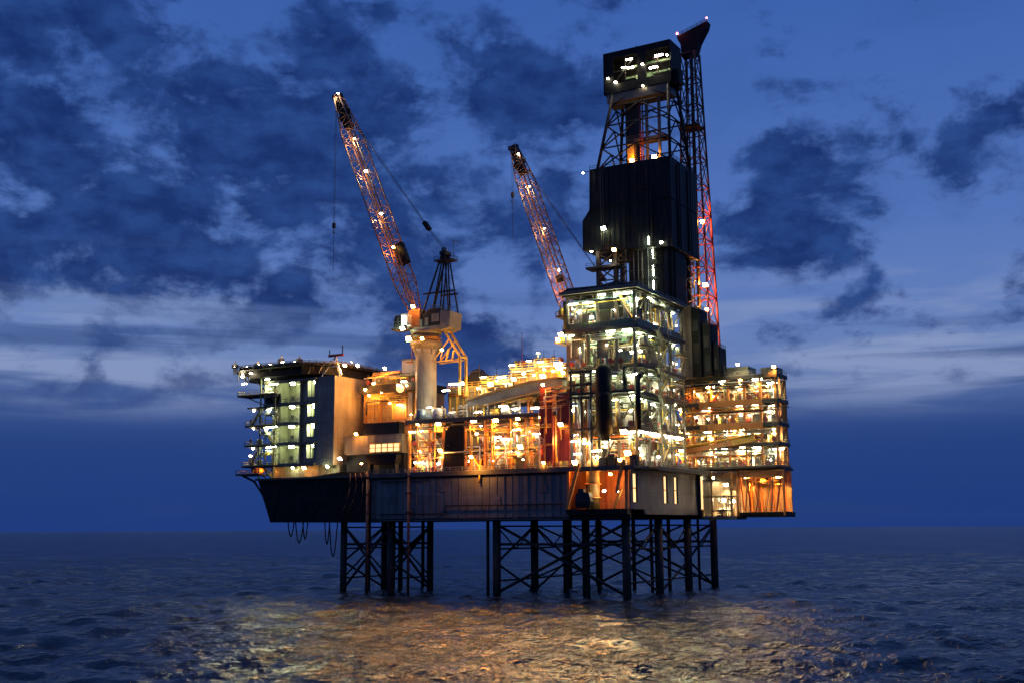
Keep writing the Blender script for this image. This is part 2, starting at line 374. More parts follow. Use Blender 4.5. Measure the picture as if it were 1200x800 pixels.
SMALL = [(sm_reel,'red hose reel'),(sm_box,'grey junction box'),(sm_cyl,'coloured gas cylinder rack'),(sm_valve,'valve stand with red wheel')]
def scatter_small(us, v, z, place, n=2, side='front'):
    for k in range(len(us)-1):
        for j,(f,nm) in enumerate(random.sample(SMALL, n)):
            a = us[k]+(us[k+1]-us[k])*(.25+.5*j/max(1,n-1))+random.uniform(-.3,.3)
            q = (a,v+random.uniform(-.1,.3)) if side == 'front' else (v-random.uniform(-.1,.3),a)
            f(q[0],q[1],z,'%s, %s bay from the %s, %s' % (nm, ORD[k], 'left' if side == 'front' else 'near corner', place))
# ------------------------------------------------------------------ multi-deck steel modules
def module(name, label, cat, u0,u1,v0,v1, levels, cu, cv, steel, ov=.8, railm=None, braces=(), rbraces=(), roof=True, recess={}):
    vf = v0
    t = thing(name, label, cat, ((u0+u1)/2,(v0+v1)/2,levels[0]))
    for i, z in enumerate(levels):
        if i == len(levels)-1 and not roof: break
        v0 = vf+recess.get(i,0)
        mb = MB().box(u0-ov,u1+ov,v0-ov,v1,z-.25,z)
        mb.box(u0-ov,u1+ov,v0-ov-.12,v0-ov+.1,z-.75,z+.05).box(u1+ov-.1,u1+ov+.12,v0-ov+.1,v1,z-.75,z+.05)
        n = int((u1-u0)/1.8)
        for k in range(n+1):
            x = u0+(u1-u0)*k/n; mb.box(x-.1,x+.1,v0-ov+.1,v1,z-.65,z-.25)
        part('deck', mb, M['deck'], t)
        if i > 0 or True:
            part('handrail', MB().rail([(u0-ov,v0-ov,z+.05),(u1+ov,v0-ov,z+.05),(u1+ov,v1,z+.05)]), railm or M['railm'], t)
    v0 = vf
    for x in cu:
        part('column', MB().box(x-.3,x+.3,v0-.3,v0+.3,levels[0],levels[-1]-.3), steel, t)
    for y in cv:
        part('column', MB().box(u1-.3,u1+.3,y-.3,y+.3,levels[0],levels[-1]-.3), steel, t)
    for (i, a, b, d) in braces:
        z0, z1 = levels[i]+.1, levels[i+1]-.7
        p, q = ((a,v0,z0),(b,v0,z1)) if d else ((a,v0,z1),(b,v0,z0))
        part('brace', MB().tube(p, q, .22, 8), steel, t)
    for (i, a, b, d) in rbraces:
        z0, z1 = levels[i]+.1, levels[i+1]-.7
        p, q = ((u1,a,z0),(u1,b,z1)) if d else ((u1,a,z1),(u1,b,z0))
        part('brace', MB().tube(p, q, .22, 8), steel, t)
    return t
def fill_bays(us, vs, zs, depth, place, cols, kinds, skip=(), side='front', lead=.6):
    """plant standing in each bay of one deck; every piece is a thing of its own"""
    for k in range(len(us)-1):
        if k in skip: continue
        ks = random.sample(kinds, 2)
        a, b = us[k]+.35, us[k+1]-.35
        if side == 'front':
            half = (b-a)*random.uniform(.42,.58)
            boxes = [(a,a+half,vs+lead,vs+lead+depth,zs[0]+.02,zs[1]-.7),(a+half+.1,b,vs+lead+.3,vs+lead+depth+.3,zs[0]+.02,zs[1]-.7)]
        else:
            half = (b-a)*random.uniform(.42,.58)
            boxes = [(vs-lead-depth,vs-lead,a,a+half,zs[0]+.02,zs[1]-.7),(vs-lead-depth-.3,vs-lead-.3,a+half+.1,b,zs[0]+.02,zs[1]-.7)]
        for kd, bx in zip(ks, boxes):
            col = random.choice(cols); f, nm = EQ[kd]
            bay = '%s bay from the %s' % (ORD[k], 'left' if side == 'front' else 'near corner')
            f(bx, col, '%s %s, %s, %s' % (col, nm, bay, place))
def lamp_row(kind, pts, what, group, power=1., rot=0, off=(0,-.7,-.9), from_='left'):
    for k, p in enumerate(pts):
        lamp(kind, p, '%s, %s from the %s' % (what, ORD[k], from_) if len(pts) > 1 else what, group, power*(random.choice([.5,.7,.9,1.1,1.4]) if len(pts) > 2 else 1), rot, off)

# ================================================================== SETTING: sea
def build_sea():
    cx, cy = 103.35, -229.0
    rr = [0.]; r = 25.
    while r < 700: rr.append(r); r *= 1.0062
    while r < 4000: rr.append(r); r *= 1.03
    while r < 90000: rr.append(r); r *= 1.3
    rr = np.array(rr[1:]); na = 2600
    # denser towards the platform, whole circle covered
    th0 = math.atan2(.866, -.5); s = np.linspace(-1, 1, na, endpoint=False); th = th0 + PI*(.22*s + .78*s**5)
    RR, TH = np.meshgrid(rr, th, indexing='ij')
    X = cx+RR*np.cos(TH); Y = cy+RR*np.sin(TH); Z = np.zeros_like(X)
    g = np.random.default_rng(3); wd = R(205)
    for i in range(70):
        lam = 1.7*(1.068**i)*1.0
        if lam > 60: lam = g.uniform(3, 20)
        k = 2*PI/lam; d = wd+g.normal(0, .75); ph = g.uniform(0, 2*PI); amp = .0105*lam**(.85 if lam < 4 else .1)*(1 if lam < 4 else 4**.75)*(1 if lam < 10 else 1.7)*g.uniform(.5, 1.2)
        step = np.maximum(RR*.0062, 0); fade = np.clip((lam/np.maximum(step*3.2, .01))-.6, 0, 1)
        q = k*(X*math.cos(d)+Y*math.sin(d))+ph
        Z += amp*fade*(np.sin(q)+.28*np.cos(2*q))
    Z[RR > 4000] = 0
    nr = len(rr)
    V = np.stack([X, Y, Z], -1).reshape(-1, 3)
    V = np.vstack([V, [[cx, cy, 0]]])
    i = np.arange(nr-1)[:, None]*na; j = np.arange(na)[None, :]; j2 = (j+1) % na
    F = np.stack([i+j, i+na+j, i+na+j2, i+j2], -1).reshape(-1, 4)
    me = bpy.data.meshes.new('sea'); me.vertices.add(len(V)); me.vertices.foreach_set('co', V.astype(np.float32).ravel())
    nf = len(F); me.loops.add(nf*4+na*3); me.polygons.add(nf+na)
    tri = np.stack([np.full(na, len(V)-1), np.arange(na), (np.arange(na)+1) % na], -1)
    me.loops.foreach_set('vertex_index', np.concatenate([F.ravel(), tri.ravel()]).astype(np.int32))
    ls = np.concatenate([np.arange(nf)*4, nf*4+np.arange(na)*3]).astype(np.int32)
    me.polygons.foreach_set('loop_start', ls)
    me.polygons.foreach_set('use_smooth', np.ones(nf+na, bool)); me.update(calc_edges=True); me.validate()
    m, nt, b = _nt('sea_water'); N, L = nt.nodes, nt.links
    b.inputs['Base Color'].default_value = (.011,.014,.018,1); b.inputs['IOR'].default_value = 1.333; b.inputs['Roughness'].default_value = .1; b.inputs['Specular IOR Level'].default_value = .45
    gm = N.new('ShaderNodeNewGeometry')
    h = None
    mg = N.new('ShaderNodeMapping'); mg.inputs['Rotation'].default_value = (0,0,R(-25)); mg.inputs['Scale'].default_value = (.5,1.4,1); L.new(gm.outputs['Position'], mg.inputs['Vector'])
    gn = N.new('ShaderNodeTexNoise'); gn.inputs['Scale'].default_value = .035; gn.inputs['Detail'].default_value = 6; gn.inputs['Roughness'].default_value = .65; L.new(mg.outputs[0], gn.inputs['Vector'])
    gr = N.new('ShaderNodeMapRange'); gr.inputs[1].default_value = .36; gr.inputs[2].default_value = .64; gr.inputs[3].default_value = .25; gr.inputs[4].default_value = 1.5; L.new(gn.outputs['Fac'], gr.inputs[0])
    for sc, st, dist in ((.055, .8, 2.6), (.16, .8, 1.1), (.5, 1., .9), (1.3, 1., .42)):
        mp = N.new('ShaderNodeMapping'); mp.inputs['Rotation'].default_value = (0,0,R(25)); mp.inputs['Scale'].default_value = (1,.6,1)
        L.new(gm.outputs['Position'], mp.inputs['Vector'])
        n = N.new('ShaderNodeTexNoise'); n.inputs['Scale'].default_value = sc; n.inputs['Detail'].default_value = 4
        L.new(mp.outputs[0], n.inputs['Vector'])
        bp = N.new('ShaderNodeBump'); bp.inputs['Strength'].default_value = st
        gd = N.new('ShaderNodeMath'); gd.operation = 'MULTIPLY'; gd.inputs[1].default_value = dist; L.new(gr.outputs[0], gd.inputs[0]); L.new(gd.outputs[0], bp.inputs['Distance'])   # gusts: rough and smooth patches
        L.new(n.outputs['Fac'], bp.inputs['Height'])
        if h: L.new(h.outputs[0], bp.inputs['Normal'])
        h = bp
    L.new(h.outputs[0], b.inputs['Normal'])
    df = N.new('ShaderNodeBsdfDiffuse'); df.inputs['Color'].default_value = (.008,.011,.016,1); mxs = N.new('ShaderNodeMixShader'); mxs.inputs[0].default_value = .26
    L.new(b.outputs[0], mxs.inputs[1]); L.new(df.outputs[0], mxs.inputs[2]); L.new(mxs.outputs[0], N['Material Output'].inputs['Surface'])
    me.materials.append(m)
    o = bpy.data.objects.new('sea', me); C.objects.link(o); tag(o, 'dark blue rippled sea reaching to the horizon', None, None, 'structure')
build_sea()

# ================================================================== JACKETS
def jacket(label, us, vs, rl, extra, zt=17):
    t = thing('steel_jacket', label, 'jacket', (sum(us)/len(us), sum(vs)/len(vs), 0))
    for u in us:
        for v in vs: part('leg', MB().tube((u,v,-8),(u,v,zt), rl, 14), M['jacket'], t)
    def kx(p, q, node_first):
        (a, b) = (p, q) if node_first else (q, p); zm = 7.2
        for z in (zt-1.2, .2):
            part('brace', MB().tube((a[0],a[1],zm),(b[0],b[1],z), .27, 8), M['jacket'], t)
    for u in us:
        for i in range(len(vs)-1): kx((u,vs[i]),(u,vs[i+1]), i % 2 == 0)
    for j, v in enumerate((vs[0], vs[-1])):
        for i in range(len(us)-1):
            p, q = (us[i],v),(us[i+1],v)
            part('brace', MB().tube((p[0],v,zt-1),(q[0],v,.5), .34, 8), M['jacket'], t)
            part('brace', MB().tube((p[0],v,.5),(q[0],v,zt-1), .34, 8), M['jacket'], t)
            part('beam', MB().tube((p[0],v,11.5),(q[0],v,11.5), .3, 8), M['jacket'], t)
    for z in (15.6,10.4,3.2):
        for u in us:
            for i in range(len(vs)-1): part('beam', MB().tube((u,vs[i],z),(u,vs[i+1],z), .2, 8), M['jacket'], t)
    for u in us:
        for i in range(len(vs)-1):
            m = (vs[i]+vs[i+1])/2; part('brace', MB().tube((u,vs[i],15.6),(u,m,10.4), .16, 8).tube((u,m,10.4),(u,vs[i+1],15.6), .16, 8), M['jacket'], t)
    for v in vs[1:-1] or vs:
        p, q = us[0], us[-1]; part('brace', MB().tube((p,v,16),(q,v,3.2), .22, 8), M['jacket'], t); part('brace', MB().tube((p,v,3.2),(q,v,16), .22, 8), M['jacket'], t)
    for (u, v, r) in extra: part('conductor', MB().tube((u,v,-6),(u,v,zt), r, 10), M['jacket'], t)
jacket('smaller dark braced steel jacket under the accommodation end of the platform', (-79.5,-65), (3,20), .85, [(-72,14,.35),(-74,20,.4),(-70,24,.45),(-76,9,.3),(-68,11,.5)])
jacket('wider dark braced steel jacket standing below the drilling end', (-35,-2.3), (3,21,39,57), .95, [(-38,4,.38),(-26,20,.6),(-22,30,.55),(-17,12,.5),(-12,24,.4),(-14.5,9,.4),(-8,30,.4),(-6,36,.45),(-3,48,.35),(-28,36,.5),(-18,42,.5)])
for k,(u,lab) in enumerate([(-69.4,'rusty caisson pipe running down the hull into the sea, nearer the accommodation'),(-57.2,'rusty caisson pipe running down the middle of the blue grey hull into the sea')]):
    t = thing('caisson_pipe', lab, 'pipe', (u,-.8,-4), 'caissons on the front of the hull')
    part('pipe', MB().tube((u,-.8,-4),(u,-.8,29), .34 if k else .4, 10), M['caisson'], t)
    for z in (19,23.5,27.5): part('clamp', MB().box(u-.6,u+.6,-1.3,-.3,z-.2,z+.2), M['dark'], t)

# ================================================================== HULL (cellar deck)
hull = thing('platform_hull', 'dark plated lower hull carrying the modules above the jackets', 'hull', (-50,22,17))
Z0, Z1 = 17., 28.3
part('bottom_plate', MB().box(-101,0,.5,45,Z0,Z0+1), M['dark'], hull)
part('top_deck', MB().box(-106,1.7,-.9,50,Z1-.5,Z1).box(-69,1.7,-1.,-.9,Z1-.9,Z1+.1), M['deck'], hull)
part('side_walkway', MB().box(1.7,4.,7,38.7,Z1-.4,Z1).box(3.9,4.1,7,38.7,Z1-.8,Z1+.05), M['deck'], hull); part('walkway_rail', MB().rail([(1.7,7.1,Z1),(4,7.1,Z1),(4,38.6,Z1)]), M['railm'], hull)
part('front_plating', MB().box(-69,-14.6,0,.5,Z0-.01,Z1-.5), M['hull'], hull, 'blue grey plated section of the front')
part('tarpaulin_cover', MB().prism([(-101,Z0),(-69,Z0),(-69,Z1+.6),(-78,Z1+1.),(-90,Z1-.2),(-105.6,Z1-.2)], -.25, .5, 'y'), M['tarp'], hull, 'black covered section below the accommodation')
# ragged folds of the cover
for k in range(7):
    x = random.uniform(-99,-71); z = random.uniform(22,27); part('cover_fold', MB().path([(x,-.22,z),(x+random.uniform(-1.5,1.5),-.3,z-random.uniform(1,3)),(x+random.uniform(-2.5,2.5),-.24,Z0+random.uniform(.5,2))], random.uniform(.08,.2), 6), M['tarp'], hull)
part('left_plating', MB()._add([(-101,.5,Z0),(-101,45,Z0),(-105.6,45,Z1-.5),(-105.6,.5,Z1-.5),(-100.6,.5,Z0),(-100.6,45,Z0),(-105.2,45,Z1-.5),(-105.2,.5,Z1-.5)], [(0,1,2,3),(7,6,5,4),(0,4,5,1),(3,2,6,7),(0,3,7,4),(1,5,6,2)]), M['black'], hull)
part('back_plating', MB().box(-101,0,44.5,45,Z0+1,Z1-.5), M['black'], hull)
rw = MB(); edges = [(1.0,2.0),(4.3,19.3),(21.4,25.6),(27.7,44.5)]
for a,b in edges: rw.box(-.5,0,a,b,20.6,26.7)
rw.box(-.5,0,1.,44.5,Z0-.01,20.6).box(-.5,0,1.,44.5,26.7,Z1-.5)
part('side_plating', rw, M['hull'], hull)
for a,b in [(2.0,4.3),(19.3,21.4),(25.6,27.7)]:
    f = part('window', MB().box(-.35,.06,a-.12,a,20.5,26.8).box(-.35,.06,b,b+.12,20.5,26.8).box(-.35,.06,a,b,23.5,23.7), M['dark'], hull, 'tall narrow lit window in the side')
    part('pane', MB().box(-.42,-.36,a,b,20.6,26.7), M['winm'], f)
for k in range(26):
    x = -67.6+k*2.03; 
    if k not in (5,20): part('stiffener', MB().box(x-.07,x+.07,-.12 if k % 3 else -.2,-.003,Z0+.2,Z1-.6), M['hull'], hull)
part('rubbing_strake', MB().box(-69,-14.6,-.22,-.003,Z1-1.3,Z1-.8).box(-69,-14.6,-.2,-.003,Z0+.3,Z0+.6), M['dark'], hull)
for k,(x,z) in enumerate([(-64,22.4),(-48,24.6),(-33,21.6),(-21,24)]):
    part('hatch_cover', MB().box(x-.9,x+.9,-.16,-.003,z-.9,z+.9).box(x-.12,x+.12,-.26,-.16,z-.12,z+.12), M['hull'], hull)
part('service_pipe', MB().path([(-66,-.5,Z0+1.6),(-47,-.5,Z0+1.6),(-47,-.5,Z0+3.4),(-16,-.5,Z0+3.4)], .14, 8).path([(-66,-.45,26.4),(-52,-.45,26.4),(-52,-.45,27.6)], .11, 8), M['dark'], hull)
part('ladder', MB().beam((-28.4,-.4,Z0),(-28.4,-.4,Z1),.09).beam((-27.8,-.4,Z0),(-27.8,-.4,Z1),.09), M['railm'], hull)
part('edge_rail', MB().rail([(-69,-.8,Z1),(-15,-.8,Z1)],1.1,1.8).rail([(1.6,-.6,Z1),(1.6,7,Z1)],1.1,1.8), M['railm'], hull)
# alcove
part('alcove_wall', MB().box(-14.6,-.5,8,8.3,Z0+1,Z1-.5).box(-14.6,-14.3,.5,8,Z0+1,Z1-.5), M['alcovem'], hull, 'rust orange back wall of the lit recess')
part('alcove_floor', MB().box(-14.6,0,-1.2,8,Z0+.9,Z0+2.1), M['black'], hull)
part('alcove_post', MB().box(-.9,-.3,-.3,.3,Z0+2.1,Z1-.52), M['orange'], hull); part('alcove_post', MB().box(-14.9,-14.3,-.3,.3,Z0+2.1,Z1-.52), M['orange'], hull)
part('alcove_brace', MB().beam((-14.4,-1.3,19.2),(-11.2,-1.3,29.2), .55), M['orange'], hull)
part('alcove_brace', MB().beam((-2.4,-1.3,22.5),(-.6,-1.3,29.6), .5), M['orange'], hull)
part('alcove_ribs', MB().box(-9.2,-9,7.8,8,Z0+2,Z1-.6).box(-6.2,-6,7.8,8,Z0+2,Z1-.6).box(-3.2,-3,7.8,8,Z0+2,Z1-.6), M['red'], hull)
t = thing('service_tank', 'tall orange lit tank with ladder standing in the hull recess', 'tank', (-9.8,2.4,19.1))
part('shell', MB().lathe((-9.8,2.4,19.1), [(1.5,0),(1.5,9.6),(1.2,10.6),(.4,11.2)], 16), M['buff'], t)
for z in (21.5,24.5,27.5): part('platform_ring', MB().lathe((-9.8,2.4,z), [(1.55,0),(1.9,.05),(1.9,.25),(1.55,.3)], 16), M['orange'], t)
part('ladder', MB().beam((-9.95,.72,19.2),(-9.95,.72,29.5),.08).beam((-9.5,.72,19.2),(-9.5,.72,29.5),.08).box(-9.95,-9.5,.7,.76,21,21.1).box(-9.95,-9.5,.7,.76,23,23.1).box(-9.95,-9.5,.7,.76,25,25.1), M['yellow'], t)
t = thing('survival_craft', 'black enclosed lifeboat hanging low in the hull recess', 'lifeboat', (-9.6,-1.6,19.1))
part('hull', MB().prism([(-11.6,20.6),(-11.2,19.3),(-8.2,19.3),(-7.8,20.6)], -3.1,-1.3,'y'), M['black'], t)
part('canopy', MB().prism([(-11.6,20.62),(-7.8,20.62),(-8.2,22.6),(-10.6,22.9),(-11.3,22.4)], -2.95,-1.35,'y'), M['dark'], t)
part('wheelhouse', MB().box(-10.9,-9.6,-2.7,-1.6,22.8,23.5), M['dark'], t)
part('fall', MB().tube((-11,-2.2,22.6),(-11,-1.2,28.4),.06).tube((-8.4,-2.2,22.4),(-8.4,-1.2,28.4),.06), M['cable'], t)
t = thing('stair_ladder', 'small sloping ladder on the right floor of the hull recess', 'ladder', (-3,1,19.1))
for y in (.7,1.5): part('stringer', MB().beam((-4.2,y,19.2),(-2.2,y,23.4),.12,.25), M['yellow'], t)
tr = MB()
for k in range(10): tr.box(-4.2+k*.2-.1,-4.2+k*.2+.12,.75,1.45,19.5+k*.4,19.56+k*.4)
part('treads', tr, M['yellow'], t)
# loops of hose hanging below the hull
for k,(u,d,w) in enumerate([(-96.5,3.6,2.),(-94,5.2,2.6),(-91.6,4.2,1.6),(-84.5,5.5,1.6),(-83,8.5,2.6)]):
    pts = [(u+w*f, 1.5, Z0-d*(1-(2*f-1)**2)) for f in [i/10 for i in range(11)]]
    tag(MB().path(pts,.16,6).build('hanging_hose', M['cable']), 'slack black hose loop hanging under the hull, %s from the left' % ORD[k], 'hose', 'hose loops under the hull')
for k in range(4):
    x = -75.5+k*1.5
    pts = [(x+1,-1.2,Z1+.4),(x+.9+k*.5,-1.2,25.4+.5*k),(x-.3+k*.9,-1.2,21.5+random.uniform(-1,1)),(x-3+k*.9,-.8,Z0+.3+k*.6)]
    tag(MB().path(pts,.1,6).build('draped_hose', M['caisson']), 'reddish hose draped over the black hull cover, %s from the left' % ORD[k], 'hose', 'hoses draped over the hull')

# ================================================================== ACCOMMODATION
acc = thing('accommodation_block', 'tall accommodation block with lit galleries and buff ribbed end wall', 'building', (-92,8,28.3))
fl = [28.3,31.8,37.2,42.4,47.5,53.6]
part('wall', MB().box(-104,-81.3,3,26,28.3,53.4), M['accolive'], acc)
part('side_wall', MB().box(-81.28,-80.9,-.02,26,31.2,53.8), M['brown'], acc, 'buff ribbed end wall lit orange')
part('front_panel', MB().box(-86.6,-81.3,0,2.98,31.2,53.8), M['greyw'], acc, 'plain dark grey panel beside the galleries')
for i,z in enumerate(fl[1:]):
    part('gallery_floor', MB().box(-104,-86.62,-.6,3.,z-.35,z).box(-104,-86.62,-.75,-.6,z-.7,z+.06), M['beam'], acc)
    if i < 4: part('handrail', MB().rail([(-98.6,-.55,z+.02),(-92.4,-.55,z+.02)]), M['railm'], acc)
for i in range(1,5):
    z0,z1 = fl[i],fl[i+1]-.36
    for x in (-98.8,-92.1): part('fin_wall', MB().box(x-.2,x+.2,0,3,z0,z1), M['olive'], acc)
    part('fin_wall', MB().box(-90.6,-90.3,.2,3,z0,z1), M['cream'], acc)
    part('gallery_panel', MB().box(-92.,-90.7,.6,2.98,z0,z1), M['brown'], acc)
    d = part('door', MB().box(-95.6,-94.4,2.9,3,z0+.1,z0+2.4), M['greyw'], acc)
    part('handle', MB().box(-94.7,-94.6,2.82,2.9,z0+1.1,z0+1.3), M['silver'], d)
    part('window', MB().box(-97.6,-96.6,2.92,3,z0+1.2,z0+2.3), M['dark'], acc)
    part('pipe', MB().path([(-93.6,2.7,z0),(-93.6,2.7,z1-.5),(-98.4,2.7,z1-.5)], .1, 6), M['silver'], acc)
    part('panel_frame', MB().box(-90.25,-86.7,.1,.2,z0+.02,z0+1.35).box(-87.5,-86.7,.1,.25,z0+1.35,z1).box(-90.28,-89.8,.1,.25,z0+1.35,z1).box(-88.6,-88.45,.1,.25,z0,z1), M['greyw'], acc)
    part('vent', MB().box(-89.4,-88.,2.8,3,z0+.4,z0+1.5), M['greyw'], acc)
for k,z in enumerate(fl[1:5]):
    bl_ = lamp('wbulk', (-95,.3,fl[k+2]-.75), 'round white lamp over the darker gallery bay, %s storey of accommodation' % ORD[k], 'lamps on the accommodation galleries', .3, 0, (0,.3,-.4)); bl_.scale = (2.3,2.,1.7)
    lamp('wflood', (-88.5,1.5,fl[k+2]-.9), 'bright white lamp over the pale recess, %s storey of accommodation' % ORD[k], 'lamps on the accommodation galleries', .8, 0, (0,.6,-.7))
    lamp('wstrip', (-101.3,.0,fl[k+2]-.6), 'white strip lamp on the stair side gallery, %s storey of accommodation' % ORD[k], 'lamps on the accommodation galleries', .45, 0, (0,-.9,-.8))
# low side wing + ground floor
part('ground_wall', MB().box(-103,-81,2.5,3,28.3,31.4), M['brown'], acc)
lamp_row('wflood', [(-95.5,1.6,30.9),(-83,.2,30.8)], 'white flood lamp at hull deck level below the accommodation', 'lamps at hull deck level', .45, 0, (0,-.8,-.5))
lamp_row('oflood', [(-104,.6,30.6),(-91,.8,30.7)], 'orange flood lamp at hull deck level below the accommodation', 'lamps at hull deck level', .45, 0, (0,-.8,-.8))
# stair tower with cantilevered landings
st = thing('stair_tower', 'open stair tower with cantilevered landings at the far left end', 'stairs', (-106,3,28.3))
for i,(z,ua) in enumerate([(31.6,-110.4),(36.9,-109.6),(42.1,-109.6),(50.3,-112.6)]):
    part('landing', MB().box(ua,-99.3,-1.4,3.6,z-.35,z), M['dark'], st)
    part('handrail', MB().rail([(-99.3,-1.4,z),(ua,-1.4,z),(ua,3.6,z)]), M['yellow'], st)
    part('bracket', MB().beam((ua+1.2,1,z-.3),(-104.1,1,z-3.),.22), M['dark'], st)
part('landing', MB().box(-109,-99.3,-1.4,3.6,46.6,46.95), M['dark'], st)
for x in (-104.6,-99.6):
    part('post', MB().beam((x,-1.1,28.3),(x,-1.1,54.5),.3), M['olive'], st)
zz = [28.3,31.6,36.9,42.1,46.9]
for i in range(4):
    a,b = ((-108.,zz[i]),(-104.2,zz[i+1])) if i % 2 else ((-100.4,zz[i]),(-104,zz[i+1]))
    part('flight', MB().beam((a[0],-.6,a[1]),(b[0],-.6,b[1]),.9,.25), M['olive'], st)
    part('flight_rail', MB().beam((a[0],-1.05,a[1]+1),(b[0],-1.05,b[1]+1),.09).beam((a[0],-1.05,a[1]+.5),(b[0],-1.05,b[1]+.5),.07), M['yellow'], st)
part('side_screen', MB().box(-104,-103.7,-.5,2.9,47.6,53.), M['cream'], st)
for i,z in enumerate((28.5,31.7,37,42.2,47)):
    pipe_bundle('bundle of pipes on the stair tower, %s level' % ORD[i], -104.4, -98.8, -.9, z, z+4.2, 6, ['yellow','cream','silver','green'])
for i,z in enumerate((31.6,36.9,42.1)):
    for j,(f,nm) in enumerate(random.sample(SMALL,2)): f(-108.4+j*3.2, -.3, z+.02, '%s on a far left stair landing, %s level' % (nm, ORD[i]))
lamp_row('nbulk', [(-108.2,.4,36.4),(-108.2,.4,41.6),(-108.2,.4,46.4),(-109,.4,34.5)], 'small white lamp under a stair landing at the far left', 'lamps on the stair tower', .3, 0, (0,-.6,-.8), 'bottom')
lamp_row('wstrip', [(-102,-.8,36.3),(-102,-.8,41.5),(-102,-.8,46.2),(-102,-.8,51.6)], 'white strip lamp on the stair tower front', 'lamps on the stair tower', .35, 0, (0,-.6,-.8), 'bottom')
wp = thing('cantilever_walkway', 'small orange lit walkway jutting out at the left end of the hull', 'walkway', (-108,1,29))
part('deck', MB().box(-112.2,-104,-1.6,4,29.2,29.5), M['dark'], wp)
part('handrail', MB().rail([(-104,-1.6,29.5),(-112.2,-1.6,29.5),(-112.2,4,29.5)]), M['orange'], wp)
part('support', MB().path([(-111,0,29.2),(-107,0,27.6),(-104,0,24.2),(-102,0,20.2)], .3, 8), M['dark'], wp)
t = thing('survival_pod', 'orange lit enclosed capsule on the walkway at the hull left end', 'lifeboat', (-106.6,.8,29.5))
part('body', MB().lathe((-106.6,.8,29.5), [(1.1,.2),(1.8,.8),(1.8,1.7),(1.2,2.5),(.4,2.8)], 16), M['orange'], t)
part('hatch', MB().box(-107.1,-106.1,-1.06,-.9,30.3,31.5), M['dark'], t)
# helideck
hd = thing('helideck', 'dark octagonal helideck on the accommodation roof', 'helideck', (-98,12,53.8))
oc = [(-116.5,3),(-109.5,-4.2),(-89.,-4.2),(-82.,3),(-82.,22),(-89,29),(-109.5,29),(-116.5,22)]
part('deck', MB().prism(oc, 56.6, 57.4), M['dark'], hd)
inr = [((x+98.5)*.86-98.5,(y-12)*.86+12) for x,y in oc]
part('truss', MB().prism(inr, 54.6, 56.6), M['dark'], hd)
for a,b in zip(oc, oc[1:]+oc[:1]):
    n = 6
    for k in range(n):
        f = (k+.5)/n; x = a[0]+(b[0]-a[0])*f; y = a[1]+(b[1]-a[1])*f
        dx,dy = x+98.5,y-12; L = math.hypot(dx,dy)
        part('net_bracket', MB().beam((x,y,56.8),(x+dx/L*1.6,y+dy/L*1.6,57.6),.16), M['beam'], hd)
ex = [((x+98.5)*1.07-98.5,(y-12)*1.07+12) for x,y in oc]
part('safety_net', MB().rail([(x,y,57.0) for x,y in ex+ex[:1]], .6, 1.4, .06), M['beam'], hd)
for k in range(9):
    x = -114+k*3.6; part('under_beam', MB().beam((x,-1.2 if k else 4,54.6),(x,0,56.5),.3).beam((x,0.1,54.5),(x+3,-2.5,56.6),.2), M['beam'], hd)
for x in (-109.5,-106.5): part('strut', MB().tube((x,2,55),(-103.8,2,49.5),.24,8), M['dark'], hd)
lamp_row('nbulk', [(-113,.8,55.9),(-110,-2.4,55.9),(-107,-2.6,56.0)], 'small warm lamp under the helideck edge', 'lamps under the helideck', .22, 0, (0,-.8,-.8))
lamp_row('wstrip', [(-112,.5,53.8),(-102.6,-1,54.2)], 'white strip lamp beneath the helideck', 'lamps under the helideck', .3, 0, (0,-.8,-.8))
lamp_row('nbulk', [(-115.8+k*4.1,(3.4 if k==0 else -3.6),57.6+.3*(k%2)) for k in range(7)], 'small amber lamp on the helideck rim', 'rim lamps of the helideck', .06, 0, (0,-.6,.4))
for k,(x,h) in enumerate([(-112,1.8),(-104,1.2),(-96,2.2),(-90,1.5)]):
    t = thing('foam_monitor', 'small fire monitor cabinet on the helideck rim, %s from the left' % ORD[k], 'fire monitor', (x,-3.2,57.4), 'fire monitors on the helideck')
    part('cabinet', MB().box(x-.7,x+.7,-3.8,-2.8,57.42,57.4+h*.6), M['beam'], t); part('nozzle', MB().beam((x,-3.4,57.4+h*.6),(x+.5,-3.6,57.4+h),.22), M['yellow'], t)
t = thing('radar_mast', 'lattice scanner mast with bar antenna beside the helideck', 'mast', (-82.5,2,53.9))
part('tripod', MB().beam((-86.5,1.5,54),(-82.4,2,58.8),.3).beam((-80,1.5,54),(-82.4,2,58.8),.3).beam((-82.5,4,54),(-82.4,2,58.8),.3).beam((-84.5,1.7,56.3),(-81.1,1.7,56.3),.2), M['white'], t)
part('antenna_bar', MB().box(-84.6,-79.9,1.7,2.2,58.9,59.5), M['red'], t)
part('whip', MB().beam((-80.2,2,59.4),(-80.2,2,61.6),.2).beam((-84.4,2,59.4),(-84.4,2,60.8),.18), M['dark'], t)
lamp_row('nflood', [(-79.4,2,56.4),(-76,3,56.2)], 'bright white flood lamp on the roof beside the scanner mast', 'roof lamps by the scanner mast', .6, 0, (0,-.9,-.3))
lamp('oflood', (-77.6,2.4,57.2), 'orange flood lamp above the buff ribbed end wall', 'roof lamps by the scanner mast', 3.2, R(-60), (0,-2.0,-2.5))


